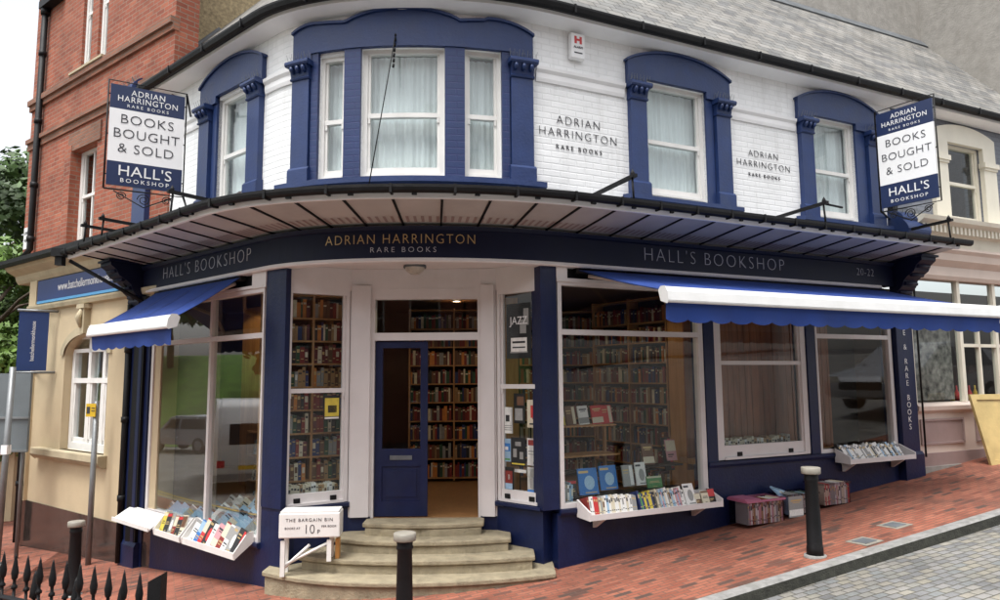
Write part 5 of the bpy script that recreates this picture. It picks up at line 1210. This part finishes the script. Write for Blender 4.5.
# other bookcases; their books form one mass
SB = MB(); smats = [BM[k] for k in MIX]
def fillcase(fr, L, zs, divs, h=(.17, .235), mt=None):
    cuts = [0]+divs+[L-.025]
    for z in zs:
        for a, b in zip(cuts, cuts[1:]):
            s = a+.03
            while s < b-.04:
                t = random.uniform(.022, .05); hh = random.uniform(*h); i = random.randrange(len(MIX))
                o = random.uniform(-.05, -.02); SB.rib(fr, s, s+t-.002, z, z+hh, -.18, o, i); 
                if random.random() < .6: SB.rib(fr, s+.003, s+t-.006, z+hh*.72, z+hh*.82, o, o+.001, 8)
                s += t
for A, d, L, zs, z1, dv, lab in (((-1.45, 11.1), (1, .05), 2.1, [.66+.29*i for i in range(9)], 3.3, [.7, 1.4], 'wide bookcase at the back of the shop seen through the doorway'),
                            ((1.45, 11.05), (.56, -.83), 1.55, [.66+.29*i for i in range(9)], 3.35, [.78], 'bookcase facing sideways behind the large right window'),
                            ((.85, 11.6), (1, 0), .75, [.66+.29*i for i in range(9)], 3.3, [], 'narrow bookcase at the back left of the large right window'),
                            ((-.12, 9.6), (.15, -1), .85, [.66+.29*i for i in range(9)], 3.2, [], 'narrow bookcase edge just inside the right of the doorway')):
    fr = bookcase(A, d, L, zs, z1, dv, lab, .22); fillcase(fr, L, zs, dv)
fillcase(BC1, 1.10, zs1[7:], [.57])
sbo = SB.build('shelved_books', smats, merge=False); tag(sbo, 'rows of old books packed on the bookcases deep inside the shop', 'books', kind='stuff')
m = MB(); 
def dk(pts, col): pass

# posters in the sash windows
def poster(fr, s0, s1, z0, z1, base, blocks, label, off=-.046, word=None, group='posters and leaflets taped inside the right sash window'):
    m = MB(); m.rib(fr, s0, s1, z0, z1, off-.003, off); mats = [BM.get(base) or M[base]]; r = m.build('poster', mats); tag(r, label, 'poster', group)
    W_, H_ = s1-s0, z1-z0; used = {}
    for (a, b, c, d, col) in blocks: used.setdefault(col, MB()).rib(fr, s0+W_*a, s0+W_*b, z0+H_*c, z0+H_*d, off, off+.0012)
    for col, mm in used.items(): mm.build('printed_block', BM.get(col) or M[col], r)
    if word: text_mb(word[0], word[1], on_frame(fr, (s0+s1)/2, z0+H_*word[2], off+.001), word[4] if len(word) > 4 else .9, 0, 1, t=.0012).build('lettering', M[word[3]], r)
e0, e1 = s4_+.06, s5_-.07; ew = e1-e0
def EP(u): return e0+ew*u
txt = lambda: [(.1, .9, y, y+.03, 'grey') for y in (.12, .2, .28)]
poster(E, EP(.0), EP(.27), 1.56, 1.86, 'white', [(.28, .68, .45, .7, 'black')]+txt(), 'white leaflet with small dark square, upper left of the lower pane')
poster(E, EP(.31), EP(.62), 1.68, 2.02, 'black', [(.1, .8, .1, .5, 'grey'), (.3, .9, .6, .9, 'brown')], 'dark pictorial poster at top middle of the lower right sash pane')
poster(E, EP(.68), EP(1), 1.64, 1.95, 'cream', [(.3, .55, .35, .8, 'red'), (.45, .65, .3, .5, 'dark red'), (.2, .8, .1, .16, 'black')], 'cream poster with red bird shape in the right sash window')
poster(E, EP(-.02), EP(.21), 1.24, 1.50, 'pale blue', [(.05, .95, .45, .8, 'bright blue'), (.3, .7, .5, .65, 'white'), (.1, .9, .06, .14, 'green')], 'blue landscape leaflet at the left of the lower right sash pane')
poster(E, EP(.22), EP(.62), 1.20, 1.52, 'black', [(.05, .95, .05, .10, 'yellow'), (.15, .4, .3, .6, 'grey'), (.6, .85, .25, .5, 'grey'), (.3, .7, .7, .85, 'grey')], 'black poster with grey figures and yellow strip in the right sash')
poster(E, EP(.67), EP(1), 1.22, 1.52, 'white', [(.08, .92, .74, .94, 'dark red'), (.1, .9, .5, .54, 'grey'), (.5, .95, .05, .15, 'black'), (.1, .9, .4, .43, 'grey')], 'white poster with crimson heading in the right sash window')
poster(E, EP(.02), EP(.29), .90, 1.18, 'black', [(.12, .85, .35, .85, 'dark red'), (.12, .85, .12, .35, 'pale blue'), (.4, .6, .5, .7, 'white')], 'dark framed photo leaflet at bottom left of the right sash window')
poster(E, EP(.67), EP(1), .90, 1.20, 'white', [(.0, 1, .02, .18, 'bright blue'), (.2, .4, .25, .6, 'grey'), (.5, .7, .25, .65, 'navy blue')], 'white poster with blue foot at bottom right of the right sash')
poster(E, EP(.31), EP(.63), 1.13, 1.165, 'white', [], 'narrow white strip of card under the black poster')
poster(E, EP(.12), EP(.82), 2.42, 3.06, 'black', [(.55, .8, .45, .7, 'grey'), (.7, .9, .6, .9, 'grey'), (.15, .85, .10, .13, 'grey')], 'black jazz poster with white lettering in the upper right sash pane', word=('JAZZ', .13, .68, 'letter_white'))
poster(E, EP(.25), EP(.70), 2.50, 2.66, 'white', [(.1, .9, .6, .75, 'black'), (.1, .9, .25, .35, 'black')], 'small white card over the black jazz poster', off=-.042)
poster(E, s1_-.29, s1_-.10, 1.73, 2.01, 'black', [(.06, .94, .15, .9, 'yellow'), (.25, .8, .3, .6, 'black'), (.06, .94, .05, .12, 'white')], 'yellow and black poster in the lower left sash window', group=None)
# bargain bin
bb = empty('bargain_bin', (-2.02, 7.55, .33), 'white wooden bargain box on trestle legs beside the entrance steps', 'box')
Xb = Vector((cos(radians(5)), sin(radians(5)), 0)); Yb = Vector((-Xb.y, Xb.x, 0)); Rb = Matrix((Xb, Yb, Vector((0, 0, 1)))).transposed(); Cb = Vector((-2.0, 7.57, 0))
m = MB(); m.box(Cb+Vector((0, 0, .70)), (.62, .26, .25), Rb, 0); m.build('bin_box', M['white'], bb, bevel=.012)
m = MB(); m.box(Cb+Vector((0, 0, .835)), (.60, .24, .02), Rb); m.build('bin_lid', M['white'], bb, bevel=.006)
for x, y, z0 in ((-.27, -.09, .19), (-.27, .09, .19), (.20, -.09, .33), (.20, .09, .33)):
    m = MB(); c = Cb+Xb*x+Yb*y; m.box(c+Vector((0, 0, (z0+.545)/2)), (.045, .035, .545-z0), Rb); m.build('leg', M['white'], bb)
for a, b in (((-.26, .27), (.0, .50)), ((.20, .52), (-.26, .30))):
    m = MB(); m.tube([Cb+Xb*a[0]-Yb*.09+Vector((0, 0, a[1])), Cb+Xb*b[0]-Yb*.09+Vector((0, 0, b[1]))], .016, 4); m.build('brace', M['white'], bb)
m = MB(); m.box(Cb+Xb*.27+Yb*.05+Vector((0, 0, .43)), (.04, .10, .20), Rb); m.build('wood_block', M['ply'], bb)
def bpl(x0, z0): return on_plane(Cb-Yb*.1305+Vector((0, 0, z0))+Xb*x0, Xb, (0, 0, 1), -Yb)
text_mb('THE BARGAIN BIN', .048, bpl(0, .755), 1.0, 0, 1.25, t=.002).build('lettering', M['letter_dark'], bb)
text_mb('10', .135, bpl(0, .66), .9, -.002, 1, t=.002).build('lettering', M['letter_dark'], bb)
text_mb('P', .06, bpl(.095, .635), 1, 0, 1, t=.002).build('lettering', M['letter_dark'], bb)
text_mb('BOOKS AT', .03, bpl(-.17, .675), 1.0, 0, 1.1, t=.002).build('lettering', M['letter_dark'], bb); text_mb('PER BOOK', .03, bpl(.20, .69), 1.0, 0, 1.1, t=.002).build('lettering', M['letter_dark'], bb)
# storage boxes against the riser
G4 = 'magazines in the plastic boxes on the pavement'
def storage(s0, s1, h, label, lid, cols, where, off=.22, dp=.30, face=0):
    zc = g(F.xy((s0+s1)/2, off).x)+.02; r = empty('storage_box', tuple(F.P((s0+s1)/2, off, zc)), label, 'storage box', 'clear plastic boxes against the navy wall')
    o0, o1 = off-dp/2, off+dp/2
    m = MB(); m.rib(F, s0, s1, zc, zc+.006, o0, o1); m.rib(F, s0, s1, zc, zc+h, o1-.004, o1); m.rib(F, s0, s1, zc, zc+h, o0, o0+.004); m.rib(F, s0, s0+.004, zc, zc+h, o0, o1); m.rib(F, s1-.004, s1, zc, zc+h, o0, o1)
    m.build('tub', M['plastic'], r)
    for a, b, c, d in ((s0-.015, s1+.015, o1, o1+.015), (s0-.015, s1+.015, o0-.015, o0), (s0-.015, s0, o0, o1), (s1, s1+.015, o0, o1)): MB().rib(F, a, b, zc+h-.025, zc+h, c, d).build('rim', M[lid], r)
    s = s0+.015; i = 0
    while s < s1-.03 and i < 30:
        t = random.uniform(.018, .034); c = random.choice(cols)
        P = F.P(s+t/2, o1-.012, zc+.008); book(c, P, DR, (t*.95, .2, h*random.uniform(.82, .98)), f'{c} magazine, {ORD[i]} from left in {where}', G4, name='magazine'); s += t; i += 1
storage(2.38, 2.98, .29, 'clear box with pinkish rim packed with magazines, nearest the entrance', 'pinkplastic', ['white', 'pink', 'grey', 'dark red', 'tan', 'cream', 'pink'], 'box nearest the entrance')
storage(3.05, 3.58, .25, 'clear box with pale blue book laid on top, middle of three', 'plastic', ['grey', 'black', 'white', 'dark green', 'pale blue'], 'middle storage box')
storage(3.68, 4.16, .28, 'clear box with red papers behind the bollard, farthest up slope', 'plastic', ['red', 'pink', 'white', 'red', 'cream', 'grey'], 'box farthest up the slope')
zc = g(F.xy(3.1, .2).x)
book('pale blue', F.P(3.14, .28, zc+.24), DR, (.26, .02, .2), 'pale blue folder lying slanted on top of the middle storage box', G4, tilt=-1.1, lean=.3, face=True)
book('grey', F.P(3.16, .39, zc+.02), DR, (.24, .012, .25), 'grey green pictorial magazine facing out at front of middle box', G4, face=True)
book('white', F.P(3.44, .39, zc+.05), DR, (.17, .012, .24), 'white magazine with dark picture facing out at middle box', G4, face=True)
m = MB(); q = F.P(2.42, .2, g(F.xy(2.4, .2).x)+.315); 
zc = g(F.xy(2.6, .2).x)+.315; MB().rib(F, 2.36, 2.60, zc, zc+.02, .08, .36).build('box_lid', M['pinkplastic']); tag(bpy.data.objects['box_lid'], 'pink plastic lid resting on the box nearest the entrance', 'lid')

# ------------------------------------------------------------------ trees
def tree(name, x, y, h, cr, n, matn, label, trunk_r=.22, base=None, seed=1, ls=.16, zc=.62, group='trees beyond the buildings'):
    rnd = random.Random(seed); z0 = g(x)-.2 if base is None else base
    r = empty(name, (x, y, z0), label, 'tree', group)
    m = MB(); tops = []; m.tube([(x, y, z0), (x+.1, y, z0+h*.25), (x-.05, y+.1, z0+h*.5), (x+.1, y, z0+h*.8)], [trunk_r, trunk_r*.8, trunk_r*.55, trunk_r*.2], 10)
    for i in range(9):
        a = rnd.uniform(0, 2*pi); zz = z0+h*rnd.uniform(.3, .7); p0 = Vector((x, y, zz)); p1 = p0+Vector((cos(a), sin(a), .6))*cr*rnd.uniform(.4, .75); pm = p0.lerp(p1, .5)+Vector((0, 0, .15)); m.tube([p0, pm, p1], [trunk_r*.4, trunk_r*.25, trunk_r*.1], 6); tops.append(p1)
    m.build('trunk', M['bark'], r)
    c = MB(); cl = []
    for i in range(46):
        while True:
            v = Vector((rnd.uniform(-1, 1), rnd.uniform(-1, 1), rnd.uniform(-1, 1)))
            if v.length < 1: break
        k = v.length; v = v/(k+1e-6)*k**.45
        cl.append((Vector((x+v.x*cr, y+v.y*cr, z0+h*zc+v.z*h*(1-zc)*.95)), cr*rnd.uniform(.16, .34)))
    for i in range(n):
        cc, rr_ = rnd.choice(cl); v = Vector((rnd.gauss(0, 1), rnd.gauss(0, 1), rnd.gauss(0, 1))).normalized()*rr_*rnd.uniform(.5, 1.05); p = cc+Vector((v.x, v.y, v.z*.75))
        nn = (v.normalized()+Vector((rnd.uniform(-1, 1), rnd.uniform(-1, 1), rnd.uniform(-.3, 1)))).normalized(); t = nn.orthogonal().normalized(); b = nn.cross(t); a = rnd.uniform(0, pi); u = t*cos(a)+b*sin(a); w_ = nn.cross(u); L = ls*rnd.uniform(.6, 1.3)
        c.face([p-u*L, p+w_*L*.45, p+u*L, p-w_*L*.45])
    c.build('crown', M[matn], r, merge=False)
tree('dark_tree', -16.3, 21.5, 10.8, 4.6, 42000, 'leafdark', 'tall dark green tree behind the red brick building at far left', seed=3, ls=.15, zc=.52)
tree('bright_tree', -12.0, 16.4, 7.5, 2.7, 40000, 'leaf', 'lower bright green tree in front of the dark one at far left', seed=5, ls=.085, zc=.55, trunk_r=.14)
for i, (x, y, h) in enumerate(((-40, 12, 9), (-46, 22, 11), (-41, 30, 10), (-38, -4, 10), (-50, 2, 12), (-30, 40, 11), (-24, 34, 9))):
    tree('bank_tree', x, y, h, 3.8, 2600, 'leafdark', f'dark leafy tree on the grass bank, {ORD[i]} planted', seed=20+i, ls=.42, base=bz_(x, y) if x < -34 else g(x)-.2, group='trees on the grass bank')
# low wall / far side at left
m = MB(); m.rib(Frame([(-16, 17.5), (-10.5, 15.6)], 0), 0, 5.6, -1.0, .75, -.2, 0); o = m.build('garden_wall', M['render']); tag(o, 'low buff garden wall under the trees at the far left', 'wall')

# ------------------------------------------------------------------ opposite terrace (behind the viewer, reflected in glass)
for k, (x0, wd, hh) in enumerate(((-16, 7.5, 10.8), (-8.4, 7.0, 10.2), (-1.3, 8.0, 10.6), (6.8, 7.0, 9.8), (13.9, 7.5, 10.4))):
    fr = Frame([(x0+wd, -9.45), (x0, -9.45)], 0); zb = g(x0+wd/2)-.3
    r = empty('terrace_house', (x0+wd/2, -9.5, zb), f'brick terrace house across the street, {ORD[k]} from its left end', 'house', 'terrace houses across the street')
    m = MB(); fl = [zb+1.0, zb+4.2]; wn = [wd*.12, wd*.42, wd*.72]; ww = wd*.17
    xs_ = [0]
    for a in wn: xs_ += [a, a+ww]
    xs_ += [wd]
    for i in range(len(xs_)-1):
        if i % 2 == 0: m.rib(fr, xs_[i], xs_[i+1], zb-.5, zb+hh, -.3, 0)
        else:
            m.rib(fr, xs_[i], xs_[i+1], zb-.5, fl[0], -.3, 0); m.rib(fr, xs_[i], xs_[i+1], fl[0]+1.9, fl[1], -.3, 0); m.rib(fr, xs_[i], xs_[i+1], fl[1]+1.7, zb+hh, -.3, 0)
    m.rib(fr, .0, .02, zb-.5, zb+hh, -8, -.3); m.rib(fr, wd-.02, wd, zb-.5, zb+hh, -8, -.3)
    m.build('wall', M['brick'], r)
    for a in wn:
        for z, h2 in ((fl[0], 1.9), (fl[1], 1.7)):
            m = MB(); m.rib(fr, a, a+.07, z, z+h2, -.15, -.06); m.rib(fr, a+ww-.07, a+ww, z, z+h2, -.15, -.06); m.rib(fr, a+.07, a+ww-.07, z, z+.08, -.15, -.05); m.rib(fr, a+.07, a+ww-.07, z+h2-.07, z+h2, -.15, -.06); m.rib(fr, a+.07, a+ww-.07, z+h2/2-.03, z+h2/2+.03, -.14, -.07)
            o = m.build('window', M['white'], r); MB().rib(fr, a+.07, a+ww-.07, z+.08, z+h2-.07, -.12, -.11).build('pane', M['carglass'], o)
    m = MB(); m.sweep(fr, -.1, wd+.1, [(.35, zb+hh), (.35, zb+hh+.08), (-4, zb+hh+3.0), (-8.2, zb+hh), (-8.2, zb+hh-.02)]); m.build('roof', M['slate'], r)

# ------------------------------------------------------------------ vehicles (outside the frame, seen reflected)
def vehicle(name, loc, heading, L, Wd, H, prof, glass_prof, paint, label, cat, wheel_r=.33, axles=(.2, .8), tail=None):
    r = empty(name, loc, label, cat); ch, sh_ = cos(heading), sin(heading)
    X = Vector((ch, sh_, 0)); Y = Vector((-sh_, ch, 0)); O = Vector(loc)
    def W3(x, y, z): return O+X*x+Y*y+Vector((0, 0, z))
    m = MB(); n = len(prof)
    secs = [(-Wd/2, .90), (-Wd/2*.97, .98), (-Wd/2*.6, 1), (Wd/2*.6, 1), (Wd/2*.97, .98), (Wd/2, .90)]
    rings = []
    for y, k in secs:
        rings.append([W3((px-L/2)*(.97+.03*k)*1.0, y*(1 - .16*max(0, (pz-H*.55)/(H*.45))), pz if pz < H*.5 else pz-(1-k)*.25) for px, pz in prof])
    for a, b in zip(rings, rings[1:]):
        for i in range(n): m.face([a[i], a[(i+1) % n], b[(i+1) % n], b[i]], 0, None, True)
    m.face(rings[0][::-1]); m.face(rings[-1]); m.build('body', M[paint], r)
    for sd in (-1, 1):
        for poly in glass_prof:
            g_ = MB(); pts = [W3(px-L/2, sd*(Wd/2*(1 - .16*max(0, (pz-H*.55)/(H*.45)))+.004), pz) for px, pz in poly]; g_.face(pts if sd < 0 else pts[::-1]); g_.build('side_window', M['carglass'], r)
    for ax in axles:
        for sd in (-1, 1):
            Mx = Matrix((X, Vector((0, 0, 1)), -Y*sd)).transposed(); m = MB(); m.lathe([(wheel_r*.6, .0), (wheel_r*.92, .0), (wheel_r, -.03), (wheel_r, -.2)], W3(ax*L-L/2, sd*(Wd/2+.01), wheel_r), 20, 0, Matrix((X, Vector((0, 0, 1)), Y*sd)).transposed()); wv = m.build('wheel', M['tyre'], r)
            m = MB(); m.lathe([(0, .0), (wheel_r*.3, .0), (wheel_r*.6, -.02)], W3(ax*L-L/2, sd*(Wd/2+.005), wheel_r), 16, 0, Matrix((X, Vector((0, 0, 1)), Y*sd)).transposed()); m.build('rim', M['grey'], wv)
    return r, W3
def plate(W3, nm, x, y0, y1, z0, z1, mt, r, dx=.01, slant=0):
    m = MB(); m.face([W3(x, y0, z0), W3(x, y1, z0), W3(x+slant, y1, z1), W3(x+slant, y0, z1)]); m.face([W3(x, y1, z0), W3(x, y0, z0), W3(x+slant, y0, z1), W3(x+slant, y1, z1)]); m.build(nm, mt, r)
# campervan, rear (x+) towards the shop
vx, vy = -18.7, 11.5
r, W3 = vehicle('campervan', (vx, vy, g(vx)-.115), radians(-14), 5.4, 2.1, 2.7, [(0, .4), (.0, 1.0), (.9, 1.25), (1.5, 1.9), (1.2, 2.5), (1.6, 2.7), (5.2, 2.7), (5.4, 2.5), (5.4, .45), (5.2, .35), (.2, .35)], [[(1.1, 1.35), (2.0, 1.35), (2.0, 1.95), (1.6, 1.95)], [(3.2, 1.5), (4.6, 1.5), (4.6, 2.1), (3.2, 2.1)]], 'whitepaint', 'white campervan parked down the road with its rear to the shop', 'campervan')
plate(W3, 'rear_window', 2.71, -.5, .5, 1.45, 2.05, M['carglass'], r); plate(W3, 'number_plate', 2.712, -.26, .26, .72, .84, M['yellow'], r)
for y in (-.85, .62): plate(W3, 'tail_light', 2.712, y, y+.22, .80, 1.0, M['red'], r)
plate(W3, 'rear_bumper', 2.72, -1.0, 1.0, .42, .60, M['grey'], r)
carprof = [(0, .35), (.0, .62), (.15, .78), (1.0, .95), (1.75, 1.42), (2.2, 1.5), (3.3, 1.47), (3.95, 1.1), (4.2, .95), (4.22, .4), (4.0, .25), (.2, .25)]
cglass = [[(1.2, .97), (2.2, .97), (2.2, 1.38), (1.8, 1.38)], [(2.28, .97), (3.6, .97), (3.25, 1.38), (2.28, 1.38)]]
r, W3 = vehicle('silver_offroader', (-31, 16.4, g(-31)-.1), radians(-60), 4.4, 1.85, 1.75, [(0, .5), (0, .95), (.2, 1.08), (1.1, 1.15), (1.65, 1.68), (1.9, 1.75), (4.1, 1.75), (4.35, 1.1), (4.4, .5), (4.2, .4), (.2, .4)], [[(1.35, 1.15), (2.3, 1.15), (2.3, 1.6), (1.75, 1.6)], [(2.4, 1.15), (3.9, 1.15), (3.8, 1.6), (2.4, 1.6)]], 'silverpaint', 'silver off-road car parked across the junction below the grass bank', 'car', .38)
plate(W3, 'windscreen', -.98, -.7, .7, 1.17, 1.66, M['carglass'], r, slant=.5)
cx_, cy_ = 12.6, 9.7
r, W3 = vehicle('grey_hatchback', (cx_, cy_, g(cx_)-.115), radians(24), 4.22, 1.75, 1.5, carprof, cglass, 'silverpaint', 'pale grey hatchback parked up the street facing downhill', 'car', .31)
plate(W3, 'windscreen', -1.06, -.68, .68, .98, 1.42, M['carglass'], r, slant=.72); plate(W3, 'grille', -2.118, -.5, .5, .45, .62, M['black'], r)
for y in (-.82, .50): plate(W3, 'headlight', -2.112, y, y+.32, .60, .74, M['lampglass'], r)
print('books', NBOOK)
